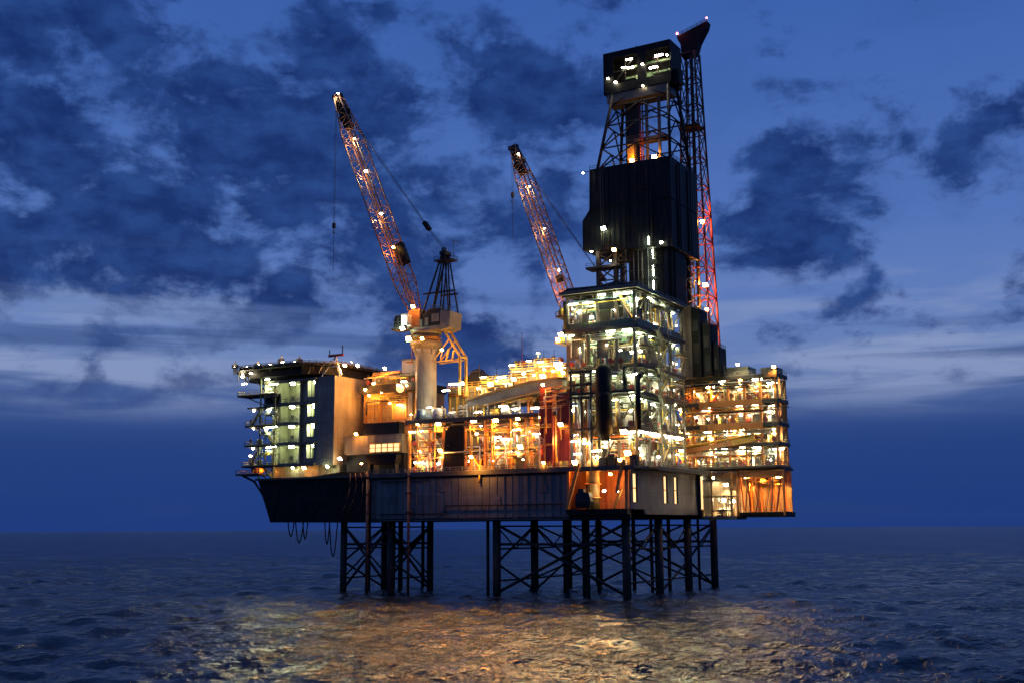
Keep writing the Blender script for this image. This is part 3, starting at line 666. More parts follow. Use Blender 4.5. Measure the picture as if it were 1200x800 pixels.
# ================================================================== UTILITY AREA between accommodation and crane
ut = thing('utility_house', 'orange lit utility house with framed doors and dark roof overhang', 'building', (-69,12,41))
part('wall', MB().box(-78.5,-60.8,9,20,38,49.6), M['buff'], ut)
part('roof', MB().box(-79,-60.4,7.6,20.4,49.6,51.6), M['dark'], ut)
f = part('door_frame', MB().box(-69.3,-69,8.8,9,42.6,47.8).box(-65.2,-64.9,8.8,9,42.6,47.8).box(-69,-65.2,8.8,9,47.5,47.8), M['yellow'], ut)
part('door', MB().box(-69,-65.2,8.9,8.99,42.6,47.5), M['orange'], f)
part('side_duct', MB().box(-63.6,-62.6,8,8.9,41,49), M['steel'], ut)
for x in (-77.5,-73,-61.5): part('pilaster', MB().box(x-.2,x+.2,8.7,9,41.6,49.5), M['orange'], ut)
part('cornice', MB().box(-78.6,-60.7,8.6,8.99,41.2,41.7), M['orange'], ut)
part('upper_house', MB().box(-76.6,-68,10,18,51.6,55.2), M['buff'], ut)
part('louvre', MB().box(-75,-73,9.9,10,52.2,54.6).box(-72,-70,9.9,10,52.2,54.6), M['brown'], ut)
t = thing('white_cabin', 'small white cabin on the utility roof next to the crane pedestal', 'cabin', (-64.5,10,51.6))
part('wall', MB().box(-66.2,-63,8.6,12,53.6,57.4), M['white'], t); part('roof', MB().box(-66.4,-62.8,8.4,12.2,57.4,57.7), M['steel'], t)
part('leg', MB().beam((-65.8,9,51.6),(-65.8,9,53.6),.3), M['beam'], t); part('leg', MB().beam((-63.4,9,51.6),(-63.4,9,53.6),.3), M['beam'], t)
lamp('oflood', (-75.6,7.4,49.0), 'orange flood lamp at the left of the utility house front', 'lamps on the utility house', 2.4, 0, (0,-1.2,-1.4))
lamp('nstrip', (-66.7,8.2,46.2), 'bright strip lamp over the utility house door', 'lamps on the utility house', .8, 0, (0,-.8,-.6))
lamp('nstrip', (-64.6,7.2,51.9), 'white strip lamp on the utility roof edge', 'lamps on the utility house', .5, 0, (0,-.9,-.3))
lamp('oflood', (-71.5,8.4,55.8), 'orange flood lamp above the louvres of the upper utility house', 'lamps on the utility house', 2.2, 0, (0,-1.4,-1.2))
lamp('obulk', (-62.2,7,43.4), 'orange lamp low on the right of the utility house', 'lamps on the utility house', .9, 0, (0,-.9,-.2))
t = thing('balloon_light', 'round yellow lit lantern on the utility roof beside the pedestal', 'lamp', (-65.5,7.4,49.4))
part('globe', MB().lathe((-65.5,6.9,49.2), [(.3,-.1),(.8,.2),(1.,.8),(.8,1.4),(.3,1.7)], 14), M['winm'], t); part('stem', MB().tube((-65.5,6.9,50.8),(-65.5,7.7,51.8),.1), M['steel'], t)
pipe_bundle('bundle of pipes on the utility house front', -78, -61.5, 8.2, 41.8, 49.3, 7, ['orange','yellow','silver'])
pipe_bundle('bundle of pipes along the utility house roof', -78, -61.5, 7.9, 51.7, 54.5, 6, ['orange','yellow','cream'])
scatter_small([-78,-72,-66,-61], 8.6, 51.62, 'utility house roof')
t = thing('dark_container', 'dark green shipping container in front of the orange utility house', 'container', (-67.5,3,38.2))
part('body', MB().box(-73,-62.2,1.8,4.3,38.3,41.2), M['dark'], t)
rb = MB()
for k in range(17): rb.box(-72.8+k*.64,-72.5+k*.64,1.7,1.8,38.5,41)
part('ribs', rb, M['dark'], t); part('corner_post', MB().box(-73.1,-72.8,1.65,1.9,38.2,41.3).box(-62.4,-62.1,1.65,1.9,38.2,41.3), M['black'], t)
sv = thing('service_house', 'grey service house with gridded lit window beneath the dark container', 'building', (-69,6,28.3))
part('wall', MB().box(-79,-61.4,2,9,33.6,38.2), M['brown'], sv)
part('lower_wall', MB().box(-79,-61.4,3,9,28.3,33.6), M['dark'], sv)
w = part('window', MB().box(-71.2,-61.8,1.8,2,35.9,36.2).box(-71.2,-61.8,1.8,2,33.7,34.).box(-71.2,-61.8,1.8,2,34.9,35.05), M['yellow'], sv, 'gridded window glowing yellow')
for k in range(6): part('mullion', MB().box(-71.2+k*1.84,-71+k*1.84,1.75,2.,34.,35.9), M['yellow'], w)
part('pane', MB().box(-71,-62,1.96,1.997,34.,35.9), M['winm'], w)
t = thing('black_skip', 'long black open skip on the hull deck under the gridded window', 'skip', (-65.5,.8,28.3))
part('body', MB().prism([(-70.6,33.2),(-61.1,33.2),(-61.6,30.9),(-70.1,30.9)], -.4, 1.7, 'y'), M['black'], t)
part('rim', MB().box(-70.8,-60.9,-.5,-.4,33.,33.3), M['dark'], t); part('leg', MB().box(-70,-69.4,0,1.4,28.3,30.9), M['dark'], t); part('leg', MB().box(-62.4,-61.8,0,1.4,28.3,30.9), M['dark'], t)
lamp('nflood', (-79,.2,32.6), 'white flood lamp on the hull deck left of the service house', 'lamps at hull deck level', .7, 0, (0,-1,0))
lamp('obulk', (-71.6,-.6,31.2), 'small orange lamp left of the black skip', 'lamps at hull deck level', .5, 0, (0,-.7,-.2))
lamp('oflood', (-74.5,.8,38.6), 'orange flood lamp on the service house roof corner', 'lamps at hull deck level', .9, 0, (0,-1.2,-1.2))

# ================================================================== CRANES
def lattice(parent, p, q, w0, wm, w1, n, rc, rl, mat, flat=(0,1,0), name='boom', lmat=None):
    p, q = Vector(p), Vector(q); d = (q-p).normalized(); a = Vector(flat); a = (a - d*a.dot(d)).normalized(); b = d.cross(a).normalized()
    def W(f):
        if f < .12: return w0+(wm-w0)*f/.12
        if f > .8: return wm+(w1-wm)*(f-.8)/.2
        return wm
    def K(f, i): s = [(1,1),(1,-1),(-1,-1),(-1,1)][i]; return p+(q-p)*f+(a*s[0]+b*s[1])*W(f)/2
    for i in range(4):
        part('chord', MB().path([K(f,i) for f in (0,.12,.8,1)], rc, 6), mat, parent)
    for i in range(4):
        mb = MB(); j = (i+1) % 4
        for k in range(n):
            f0, f1 = k/n, (k+1)/n
            mb.tube(K(f0,i), K(f1,j), rl, 5) if k % 2 else mb.tube(K(f0,j), K(f1,i), rl, 5)
            mb.tube(K(f1,i), K(f1,j), rl*.8, 5)
        part('lacing', mb, lmat or mat, parent)
    return K, d, a, b
def crane(label, base, z0, cabz, foot, tip, aframe_h, detail=True, rot=0):
    """pedestal crane: pedestal, slewing house, cab, A frame, lattice boom, ropes"""
    bx, by = base
    t = thing('pedestal_crane', label, 'crane', (bx,by,z0), 'pedestal cranes')
    zc = cabz
    part('pedestal', MB().lathe((bx,by,z0), [(2.62,0),(2.62,zc-6.8-z0),(3.3,zc-6-z0)], 28), M['pedestal'], t)
    part('pedestal_base', MB().lathe((bx,by,z0+12.6), [(2.65,0),(2.9,.1),(2.9,2.),(2.65,2.1)], 24), M['blue'], t)
    part('slew_platform', MB().lathe((bx,by,zc-6), [(3.3,0),(4.,1.1),(4.1,1.4),(4.1,1.7),(3.3,1.75),(3.3,4.2)], 28), M['cranem'], t)
    part('slew_gear', MB().lathe((bx,by,zc-3.6), [(3.4,0),(3.6,.1),(3.6,.6),(3.4,.7)], 28), M['orange'], t)
    for k in range(8): part('gusset', MB().beam((bx+2.7*math.cos(k*PI/4+.3),by+2.7*math.sin(k*PI/4+.3),zc-7.4),(bx+3.9*math.cos(k*PI/4+.3),by+3.9*math.sin(k*PI/4+.3),zc-4.6),.3), M['cranem'], t)
    part('platform_rail', MB().rail([(bx+4.*math.cos(k*PI/8),by+4.*math.sin(k*PI/8),zc-4.3) for k in range(17)], 1.1, 2), M['yellow'], t)
    part('turntable', MB().box(bx-3.2,bx+5.8,by-2.6,by+2.6,zc-1.5,zc-.6).lathe((bx,by,zc-2.2),[(3.9,0),(3.9,1)],20), M['cranem'], t)
    part('machinery_house', MB().prism([(bx+.4,zc-.6),(bx+5.8,zc-.6),(bx+5.8,zc+3.6),(bx+2.2,zc+3.6),(bx+.4,zc+1.6)], by-2.4, by+2.4, 'y'), M['dark'], t)
    part('counterweight', MB().prism([(bx+5.85,zc-2.),(bx+8.5,zc-1.4),(bx+8.8,zc+2.6),(bx+5.85,zc+3.)], by-2.7, by+2.7, 'y'), M['cranem'], t)
    cab = part('cab', MB().prism([(bx-7.6,zc-.2),(bx-5.2,zc-.4),(bx-5.2,zc+2.7),(bx-7.3,zc+2.7),(bx-7.8,zc+1.2)], by-3.2, by-.8, 'y'), M['dark'], t)
    part('cab_mullion', MB().beam((bx-7.75,by-3.25,zc+1.2),(bx-5.25,by-3.25,zc+1.2),.14).beam((bx-6.4,by-3.25,zc-.2),(bx-6.4,by-3.25,zc+2.6),.14).box(bx-7.4,bx-5.2,by-3.2,by-.8,zc+2.72,zc+2.9), M['steel'], t)
    part('cab_window', MB().prism([(bx-5.18,zc+.2),(bx-3.5,zc+.2),(bx-3.5,zc+2.5),(bx-5.18,zc+2.7)], by-3.5, by-.8, 'y'), M['winw'], cab)
    part('cab_frame', MB().box(bx-5.3,bx-3.3,by-3.6,by-3.5,zc+2.7,zc+3.).box(bx-5.3,bx-3.3,by-3.6,by-3.5,zc-.4,zc+.2).box(bx-3.49,bx-3.3,by-3.58,by-.8,zc+.2,zc+2.7), M['white'], cab)
    part('cab_floor', MB().box(bx-8.1,bx-2.8,by-3.7,by-.3,zc-.9,zc-.5), M['beam'], t)
    part('house_door', MB().box(bx+1.2,bx+2.2,by-2.5,by-2.42,zc-.4,zc+1.6).box(bx+3.2,bx+5.4,by-2.5,by-2.42,zc+.4,zc+2.4), M['cranem'], t)
    part('house_rail', MB().rail([(bx+2.2,by-2.3,zc+3.6),(bx+6.2,by-2.3,zc+3.6)],1,1.2).rail([(bx+6,by-2.6,zc+3.),(bx+8.7,by-2.6,zc+2.7)],1,1.2).rail([(bx-8.1,by-3.7,zc-.5),(bx-2.8,by-3.7,zc-.5)],1,1.2), M['railm'], t)
    part('winch_drum', MB().lathe((bx+.2,by,zc+.6), [(1.2,-1.8),(1.2,-1.6),(.8,-1.55),(.8,1.55),(1.2,1.6),(1.2,1.8)], 14, 'y'), M['steel'], t)
    part('ladder', MB().beam((bx-3.1,by-1.8,zc-9),(bx-3.1,by-1.8,zc-1),.12).beam((bx-3.4,by-1.2,zc-9),(bx-3.4,by-1.2,zc-1),.12).box(bx-4.4,bx-3,by-3,by-1,zc-9.2,zc-9), M['orange'], t)
    ap = (bx+5.6, by, zc+aframe_h)
    af = part('a_frame', MB().box(ap[0]-.9,ap[0]+.8,by-1.4,by+1.4,ap[2]-.6,ap[2]+.3), M['dark'], t)
    for s in (-1,1):
        for x, zz in ((bx-.2,zc+1.4),(bx+3.4,zc+3.5),(bx+5.6,zc+3.5),(bx+8.,zc+2.7)):
            part('a_frame_leg', MB().tube((x,by+s*2.2,zz),(ap[0]+(x-bx-4)*.1,by+s*.9,ap[2]-.4), .26 if x < bx+3 else .2, 8), M['dark'], af)
    zb = zc+aframe_h*.42
    part('a_frame_walk', MB().box(bx+.4,bx+9.2,by-2.2,by-1.7,zb,zb+.35).box(bx+3,bx+8,by+1.7,by+2.2,zb,zb+.35), M['dark'], af)
    part('top_platform', MB().box(ap[0]-2.4,ap[0]+2.6,by-1.5,by+1.5,ap[2]-2.2,ap[2]-2.).rail([(ap[0]-2.4,by-1.5,ap[2]-2),(ap[0]+2.6,by-1.5,ap[2]-2),(ap[0]+2.6,by+1.5,ap[2]-2)],1,1.2), M['dark'], af)
    part('sheave', MB().lathe((ap[0]-.3,by-.3,ap[2]+.8), [(.8,0),(.8,.3),(.3,.35)], 14, 'y'), M['steel'], af)
    part('wind_vane', MB().beam((ap[0]+2.4,by,ap[2]-1.2),(ap[0]+2.4,by,ap[2]+3.2),.12).beam((ap[0]+2.3,by,ap[2]+2.7),(ap[0]+4.2,by,ap[2]+2.5),.16), M['steel'], af)
    boom = bpy.data.objects.new('boom', None); C.objects.link(boom); boom.parent = t
    boom.location = Vector(foot)-Vector(t.location)
    K, d, a, b = lattice(boom, foot, tip, 2.0, 4.0, 1.6, 26, .19, .085, M['boom'])
    F, T = Vector(foot), Vector(tip)
    part('boom_foot', MB().box(foot[0]-1.2,foot[0]+2.2,foot[1]-1.6,foot[1]+1.6,zc-.6,foot[2]+.6), M['orange'], t)
    wk = MB(); wk.beam(F+(T-F)*.02, F+(T-F)*.88, 1.0, .14, b)
    part('boom_walkway', wk, M['orange'], boom)
    P = F+(T-F)*.925
    part('boom_head', MB().beam(F+(T-F)*.84, F+(T-F)*.97, 1.9, 2.1, b).beam(T-d*.8-b*1.2, T+b*1.6, 1.2, 1.0, a), M['black'], boom)
    for s in (-1,1): part('head_sheave', MB().lathe(tuple(P+a*s*.5+b*s*1.2-d*1.5), [(1.1,-.2),(1.1,.2),(.3,.25)], 14, 'y'), M['black'], boom)
    wl = F+(T-F)*.24
    part('boom_winch', MB().beam(wl-d*2.9+b*-2.0, wl+d*2.9+b*-2.0, 2.6, 1.6, a) if detail else MB().beam(wl-d*.9, wl+d*.9, 1.6, 1.2, a), M['black'], boom)
    blk = Vector(ap)+(T-Vector(ap))*.16
    part('pendant_block', MB().beam(blk-(T-Vector(ap)).normalized()*1.3, blk+(T-Vector(ap)).normalized()*1.3, 1.3, 1.), M['black'], t)
    for s in (-.7,.7):
        part('pendant_rope', MB().tube((ap[0],ap[1]+s,ap[2]+.4),(blk.x,blk.y+s*.6,blk.z),.07,5).tube((blk.x,blk.y+s*.6,blk.z),(T.x,T.y+s,T.z-1.2),.075,5), M['cable'], t)
    hk = T-d*2; zl = 95.7 if detail else 108
    part('hoist_rope', MB().tube((T.x-.6,T.y,T.z-1),(T.x-.6,T.y,zl),.05,5).tube((T.x-.2,T.y,T.z-1),(T.x-.2,T.y,zl),.05,5), M['cable'], t)
    hb = part('hook_block', MB().box(T.x-.75,T.x-.05,T.y-.35,T.y+.35,zl-1.4,zl), M['dark'], t)
    part('hook', MB().path([(T.x-.4,T.y,zl-1.4),(T.x-.4,T.y,zl-2.1),(T.x-.8,T.y,zl-2.5),(T.x-.4,T.y,zl-2.9),(T.x,T.y,zl-2.6)],.12,6).tube((T.x-.4,T.y,zl-2.8),(T.x-.4,T.y,zl-13),.07,5), M['dark'], hb)
    return t, K, d, a, b, F, T
c1 = crane('nearer pedestal crane beside the accommodation, tall boom raised to the left', (-57,6), 28.3, 65, (-60.2,6,68.6), (-86.6,6,131.5), 18)
F, T = c1[5], c1[6]; dd = (T-F)
def boomlamps(c, fs, desc, grp, pw):
    F, T, b, a = c[5], c[6], c[4], c[3]
    for k, f in enumerate(fs):
        p = F+(T-F)*f - b*1.4 - a*1.9
        lamp('nbulk' if k else 'obulk', p, '%s, %s from the boom foot' % (desc, ORD[k]), grp, pw*(1 if k < len(fs)-1 else .3), 0, tuple((b*2.4+a*1.4)))
boomlamps(c1, [.27,.42,.615,.765,.985], 'round warm lamp on the nearer crane boom', 'lamps on the nearer crane boom', 2.4)
lamp_row('oflood', [(-58.6,.6,61.2),(-54.6,.6,60.9)], 'bright orange flood lamp under the nearer crane slew platform', 'lamps on the nearer crane', .45, 0, (0,-1.2,-.6))
lamp('wflood', (-61.2,1.6,64.2), 'white flood lamp below the nearer crane cab window', 'lamps on the nearer crane', .8, 0, (0,-1.,-.2))
lamp('oflood', (-59.6,3.8,69.9), 'orange lamp at the nearer crane boom foot', 'lamps on the nearer crane', .7, 0, (1.5,-1,0))
t = thing('boom_rest', 'orange angled bracket leaning out from the nearer crane pedestal', 'bracket', (-47,6,47))
for y in (4.6,7.4):
    part('post', MB().beam((-46.2,y,47),(-46.2,y,56.5),.5), M['yellow'], t)
    part('arm', MB().beam((-46.2,y,56.5),(-50.8,y,63.2),.5), M['yellow'], t)
    part('tie', MB().beam((-54,y,55.5),(-46.2,y,55.8),.3).beam((-53.9,y,56),(-49.2,y,61),.25), M['yellow'], t)
    for k in range(3): part('lacing', MB().beam((-52+k*1.7,y,55.6),(-51+k*1.5,y,59.2-k*.6),.2), M['yellow'], t)
part('cross_beam', MB().beam((-46.2,4.6,56.3),(-46.2,7.4,56.3),.4).beam((-50.6,4.6,63),(-50.6,7.4,63),.4), M['yellow'], t)
lamp('oflood', (-50.6,3.4,58.2), 'orange flood lamp on the angled bracket beside the pedestal', 'lamps on the nearer crane', 1.3, 0, (1.6,-1.2,-.8))
c2 = crane('farther pedestal crane behind the drilling module, boom raised to the left', (-26,42), 28.3, 64, (-33.6,42,69), (-52.2,42,121.5), 9, False)
boomlamps(c2, [.16,.27,.5,.74,.93], 'round warm lamp on the farther crane boom', 'lamps on the farther crane boom', 2.2)

# ================================================================== PIPE DECK (open frame between crane and drilling module)
pz = [28.3, 34.6, 41.0]
pd_u = [-59,-53,-49,-43,-37,-31,-25,-19]
pd = module('pipe_deck', 'orange lit open steel frame with pipe deck between the nearer crane and the drilling module', 'frame', -59,-19,2,24, pz, pd_u, [13,24], M['orange'],
            braces=[(0,-59,-53,1),(1,-59,-53,0),(0,-43,-37,0),(1,-43,-37,0),(0,-37,-31,1),(1,-31,-25,0),(0,-25,-19,0),(1,-25,-19,1)], recess={1:3.2})
part('added_bulkhead', MB().box(-59,-19,10.5,10.8,28.4,40.2), M['buff'], pd)  # back wall added to catch the orange lamp light and close off the sky
part('drape', MB().prism([(-49,28.4),(-43,28.4),(-43,40.2),(-46,40.2),(-48.2,38)], 1.4, 1.7, 'y'), M['black'], pd, 'black drape closing one bay')
KA = ['upright','drum','rack','risers','skid','cabinet','stairs','duct']
fill_bays(pd_u, 2, (28.3,34.6), 4.5, 'lower pipe deck', ['yellow','cream','orange','red','silver'], KA, skip=(2,))
fill_bays(pd_u, 5.2, (34.6,41.0), 3.2, 'upper pipe deck', ['yellow','cream','orange','pink','silver'], KA, skip=(2,))
lamp_row('oflood', [(u+3.2,1.6,33.6) for u in (-59,-53,-37,-31,-25)], 'orange flood lamp above the lower pipe deck', 'lamps of the pipe deck', 2.2, 0, (0,-.4,-1.2))
lamp_row('oflood', [(u+2.6,1.6,40.1) for u in (-59,-53,-43,-37,-31,-25)], 'orange flood lamp above the upper pipe deck', 'lamps of the pipe deck', 2.0, 0, (0,-.4,-1.2))
lamp_row('nstrip', [(-57.5,.9,38.4),(-34,2,36.2),(-28.5,1.4,37.6),(-55,1.,30.9),(-31.5,1.6,35.6),(-23.5,1.5,36.4)], 'white strip lamp among the pipe deck frames', 'white lamps of the pipe deck', .8, 0, (0,-.7,-.7))
for k,(a,b) in enumerate([(-57,-50),(-42,-36),(-36,-29),(-27,-20)]):
    tr = thing('pipe_trestle', 'tall orange lattice trestle with pipes before the pipe deck, %s from the left' % ORD[k], 'frame', ((a+b)/2,.6,28.3), 'trestles before the pipe deck')
    for x in (a+1,b-1): part('post', MB().beam((x,.9,28.4),(x,.9,40),.26), M['orange'], tr)
    part('lacing', MB().beam((a+1,.9,28.6),(b-1,.9,34.4),.18).beam((b-1,.9,34.5),(a+1,.9,39.8),.18).beam((a+1,.9,34.4),(b-1,.9,34.5),.2), M['pink'], tr)
    part('pipe', MB().path([(a+1.8,.5,28.5),(a+1.8,.5,36+k*.6),(b,.5,36+k*.6)],.2,8), M['yellow'], tr); part('pipe', MB().path([(b-2,.4,28.5),(b-2,.4,33+k),(a+.4,.4,33+k)],.15,8), M['silver'], tr)
t = thing('lamp_bracket', 'yellow lit flood lamp bracket standing on the hull edge', 'bracket', (-38,-.6,28.3))
part('pole', MB().tube((-37.4,-.6,25.5),(-37.4,-.6,29),.25).beam((-37.4,-.6,29),(-38.8,-1.2,31.4),.3).beam((-37.4,-.6,29),(-36.6,-1.2,30.9),.3), M['yellow'], t)
lamp('oflood', (-38.9,-1.9,31.5), 'bright orange flood lamp on the bracket at the hull edge', 'lamps at hull deck level', 3.6, 0, (1.3,-2.,-3.4))
for i,nm in ((0,'lower'),(1,'upper')):
    pipe_bundle('bundle of pipes under the ceiling of the %s pipe deck' % nm, -58.5, -19.5, 1.6, pz[i]+.2, pz[i+1]-.7, 10, ['orange','pink','silver','yellow'])
    lamp_row('nbulk', [(-58+38*(k+random.random())/8,1.6+random.uniform(-.2,2),pz[i]+random.uniform(1.8,4.6)) for k in range(8)], 'small pale lamp, %s pipe deck' % nm, 'small lamps of the pipe deck', .25, 0, (0,-.7,-.4))
    scatter_small(pd_u, 1.8, pz[i], '%s pipe deck' % nm)
# red firewalls
fw = thing('firewall', 'tall red firewall panels at the right end of the pipe deck', 'wall', (-19,3,28.3))
for a,b,z0,z1 in [(-21.9,-19.3,30,37.5),(-21.9,-19.3,38.5,46),(-17.4,-14.9,30,37),(-17.4,-14.9,38.4,45.4)]:
    part('panel', MB().box(a,b,1.0,1.4,z0,z1), M['rustred'], fw)
part('frame', MB().box(-22.2,-21.95,.8,1.5,28.4,46.6).box(-19.2,-18.9,.8,1.5,28.4,46.6).box(-22.2,-18.9,.8,1.5,46.1,46.7).box(-17.7,-17.45,.8,1.5,28.4,46).box(-14.85,-14.6,.8,1.5,28.4,46), M['red'], fw)
part('cross_rail', MB().box(-21.9,-19.3,.7,.98,33.5,34).box(-21.9,-19.3,.7,.98,37.7,38.3).box(-17.4,-14.9,.7,.98,37.3,38), M['orange'], fw)
lamp_row('oflood', [(-20.5,-.6,47.2),(-16.2,-.4,38.),(-20.6,-.5,29.6)], 'orange flood lamp beside the red firewall panels', 'lamps by the red firewall', 1.1, 0, (0,-1,-1))
# upper pipe deck equipment
up = thing('upper_plant_house', 'yellow lit stepped plant house above the pipe deck', 'building', (-36,16,41))
for a,b,y,z0,z1,mt in [(-55,-44,13,41,50,'olive'),(-49,-40,12,44,49.8,'olive'),(-44,-36,11,45,50.6,'yellow'),(-36,-29,11.5,45,53.2,'buff'),(-29,-22,11,46,53.8,'orange'),(-24,-19,12.5,46,52.6,'buff')]:
    part('wall', MB().box(a,b,y,y+9,z0,z1), M[mt], up)
    part('parapet', MB().rail([(a,y-.2,z1),(b,y-.2,z1)],1.2,1.8,.08), M['yellow'], up)
    for k in range(int((b-a)/2)):
        part('rib', MB().box(a+.5+k*2,a+.8+k*2,y-.22,y-.003,z0+.5,z1-.2), M['yellow'], up)
rp = thing('pipe_ramp', 'long sloping grey pipe ramp rising towards the drilling module', 'ramp', (-31,6,43))
part('trough', MB().prism([(-44.5,43.4),(-18.6,47.6),(-18.6,49.4),(-28,48.6),(-44.5,45.6)], 5.2, 8.2, 'y'), M['steel'], rp)
part('flange', MB().prism([(-44.8,43.1),(-18.4,47.2),(-18.4,47.7),(-44.8,43.6)], 4.8, 5.2, 'y').prism([(-44.8,45.5),(-28,48.5),(-18.4,49.4),(-18.4,49.8),(-28,49.),(-44.8,46.)], 4.8, 5.2, 'y'), M['buff'], rp)
for x,z in ((-42,43.7),(-35,44.7),(-28,45.8),(-21,47)): part('trestle', MB().beam((x,6,41),(x,6,z),.4).beam((x,7.8,41),(x,7.8,z),.4).beam((x,6,41.3),(x,7.8,z-.3),.2), M['orange'], rp)
for i,(a,b,y,z0,z1) in enumerate([(-55,-44,12.4,45,50),(-44,-36,10.4,45.6,50.4),(-36,-29,10.8,48.6,53),(-29,-19,10.4,49.6,53.6)]):
    pipe_bundle('bundle of pipes on the plant house face, %s from the left' % ORD[i], a, b, y, z0, z1, 7, ['yellow','orange','silver','cream'])
scatter_small([-44,-40,-36], 13, 50.65, 'plant house roof left part'); scatter_small([-36,-32,-29,-25.5,-22], 13, 53.85, 'plant house roof right part')
pipe_bundle('bundle of pipes before the red firewall', -22.6, -14.4, .2, 28.5, 44, 7, ['orange','pink','silver'])
pipe_bundle('high bundle of pipes before the red firewall', -22.6, -14.4, .3, 38, 46.5, 6, ['orange','pink','silver'])
fill_bays([-58,-52,-47,-41,-35,-29], 3, (41.05,45.6), 2.2, 'top of the pipe deck', ['pink','yellow','silver','cream'], ['rack','risers','skid','drum','cabinet'])
fill_bays([-44,-37,-30,-24], 3.4, (45.9,50.6), 2.2, 'stage above the pipe deck', ['yellow','silver','orange','cream'], ['rack','risers','skid','drum'], side='front', lead=4.8)
lamp_row('nstrip', [(-46.8,3,49.6),(-42.5,9.4,51.6),(-37.5,9.6,51.3),(-34.6,9.8,54.0),(-29.8,9.6,54.6),(-26.6,9.6,54.2),(-22,9.8,53.6)], 'white strip lamp along the top of the plant house', 'lamps of the plant house', .5, 0, (0,-1,-.8))
lamp_row('oflood', [(-49,10,50.6),(-40,8.6,49.6),(-33.4,8.6,50.4),(-25.6,8.8,50.6),(-20.6,9.6,51.4)], 'orange flood lamp on the face of the plant house', 'orange lamps of the plant house', 1.0, 0, (0,-1.3,-.6))
lamp_row('nstrip', [(-48.4,1.8,48),(-53.4,2.2,44.2),(-33.4,3.6,43.5),(-24.6,3.6,42.6),(-39.5,2.4,42.4),(-29.6,2.8,42.6)], 'white strip lamp low on the pipe deck top', 'lamps on the pipe deck top', .8, 0, (0,-.8,-.4))
t = thing('tarped_stack', 'dark covered machinery heap on the olive house right of the pedestal', 'machinery', (-47,12,50))
part('cover', MB().prism([(-50.5,50.1),(-43.6,50.1),(-43.9,52.6),(-45.3,53.4),(-46.,54.3),(-47.6,54.),(-48.6,52.8),(-50.2,52.5)], 12.6, 15.5, 'y'), M['dark'], t)
part('frame', MB().beam((-49.5,12.4,50.1),(-49.5,12.4,53.8),.2).beam((-45.4,12.4,50.1),(-45.4,12.4,55.2),.2).beam((-49.5,12.4,53.4),(-45.4,12.4,53.8),.16), M['beam'], t)
t = thing('aerial_mast', 'thin red aerial mast on the plant house roof', 'mast', (-37.4,20,52))
part('pole', MB().tube((-37.4,19.8,50),(-37.4,19.8,63.6),.14,6,.07), M['red'], t); part('collar', MB().lathe((-37.4,19.8,55),[(.3,0),(.3,.4)],8), M['steel'], t)
t = thing('lamp_post', 'lamp post with a bright white head on the plant house roof', 'lamp post', (-32.8,20,52))
part('pole', MB().tube((-32.8,19.8,52),(-32.8,19.8,57.9),.13), M['steel'], t); part('arm', MB().beam((-33.6,19.8,57.9),(-32,19.8,57.9),.16), M['steel'], t)
lamp('nbulk', (-32.8,19.5,58.2), 'bright white lamp head on the roof lamp post', 'roof lamps of the plant house', .5)
for k,(u,z,cl) in enumerate([(-56,41,'blue'),(-51.2,41,'white')]):
    t = thing('small_tank', ['faded blue','white'][k]+' small tank on the pipe deck beside the crane pedestal', 'tank', (u,3,z))
    part('shell', MB().lathe((u,2.4,z+.05), [(1.1,.2),(1.3,.5),(1.3,2.4),(.9,2.8)], 14), M[cl], t); part('frame', MB().box(u-1.4,u+1.4,1,3.8,z+.05,z+.25), M['beam'], t)

lamp_row('nbulk', [(-44+k*2.6,9.4+random.uniform(-.6,.6),47+k*.35+random.uniform(0,3.2)) for k in range(10)], 'small pale lamp on the plant house', 'small lamps of the plant house', .25, 0, (0,-.7,-.4))
lamp_row('obulk', [(-77+k*2.6,7.6,43+random.uniform(0,10)) for k in range(6)], 'small orange lamp on the utility house', 'small lamps of the utility house', .4, 0, (0,-.8,-.4))
# ================================================================== DRILLING MODULE
dz = [28.3,37,45,51.2,59.8,68.4]
du = [-16.8,-13.2,-9,-4.4,0]; dv = [5,11.5,18.5,26,33]
LV = ['lowest','second','third','fourth','fifth']
dm = module('drilling_module', 'tall five storey drilling module with open lit decks under the derrick', 'module', -16.8,0,5,33, dz, du, dv[1:], M['beam'], ov=.9, recess={3:1.6,2:.8},
     braces=[(4,-16.8,-13.2,1),(4,-4.4,0,0),(3,-13.2,-9,0),(3,-9,-4.4,1),(2,-9,-4.4,0),(1,-4.4,0,1),(1,-16.8,-13.2,0),(0,-9,-4.4,1)],
     rbraces=[(4,5,11.5,1),(4,18.5,26,0),(4,26,33,1),(3,11.5,18.5,0),(3,26,33,1),(2,5,11.5,1),(2,18.5,26,0),(1,11.5,18.5,1),(1,26,33,0),(0,18.5,26,1)])
part('added_bulkhead', MB().box(-16.8,-6,12,12.3,28.4,67.5).box(-6.3,-6,12.3,33,28.4,67.5), M['deck'], dm)  # backing walls added behind the lamps, kept dark so lit plant stands out
for (a,b,z0,z1,mt) in [(-13.6,-11.4,60,63.4,'dark'),(-4.2,-1.2,51.4,54.2,'olive'),(-16.6,-14.8,45.2,48.6,'dark'),(-9,-6.6,51.4,57,'beam'),(-4.2,-.6,28.5,32,'buff'),(-13.4,-10.2,37.2,40,'dark'),(-8.6,-5,64,67.4,'dark'),(-16.6,-13.8,53,58.6,'beam')]:
    part('screen_panel', MB().box(a,b,4.75,4.9,z0,z1), M[mt], dm)
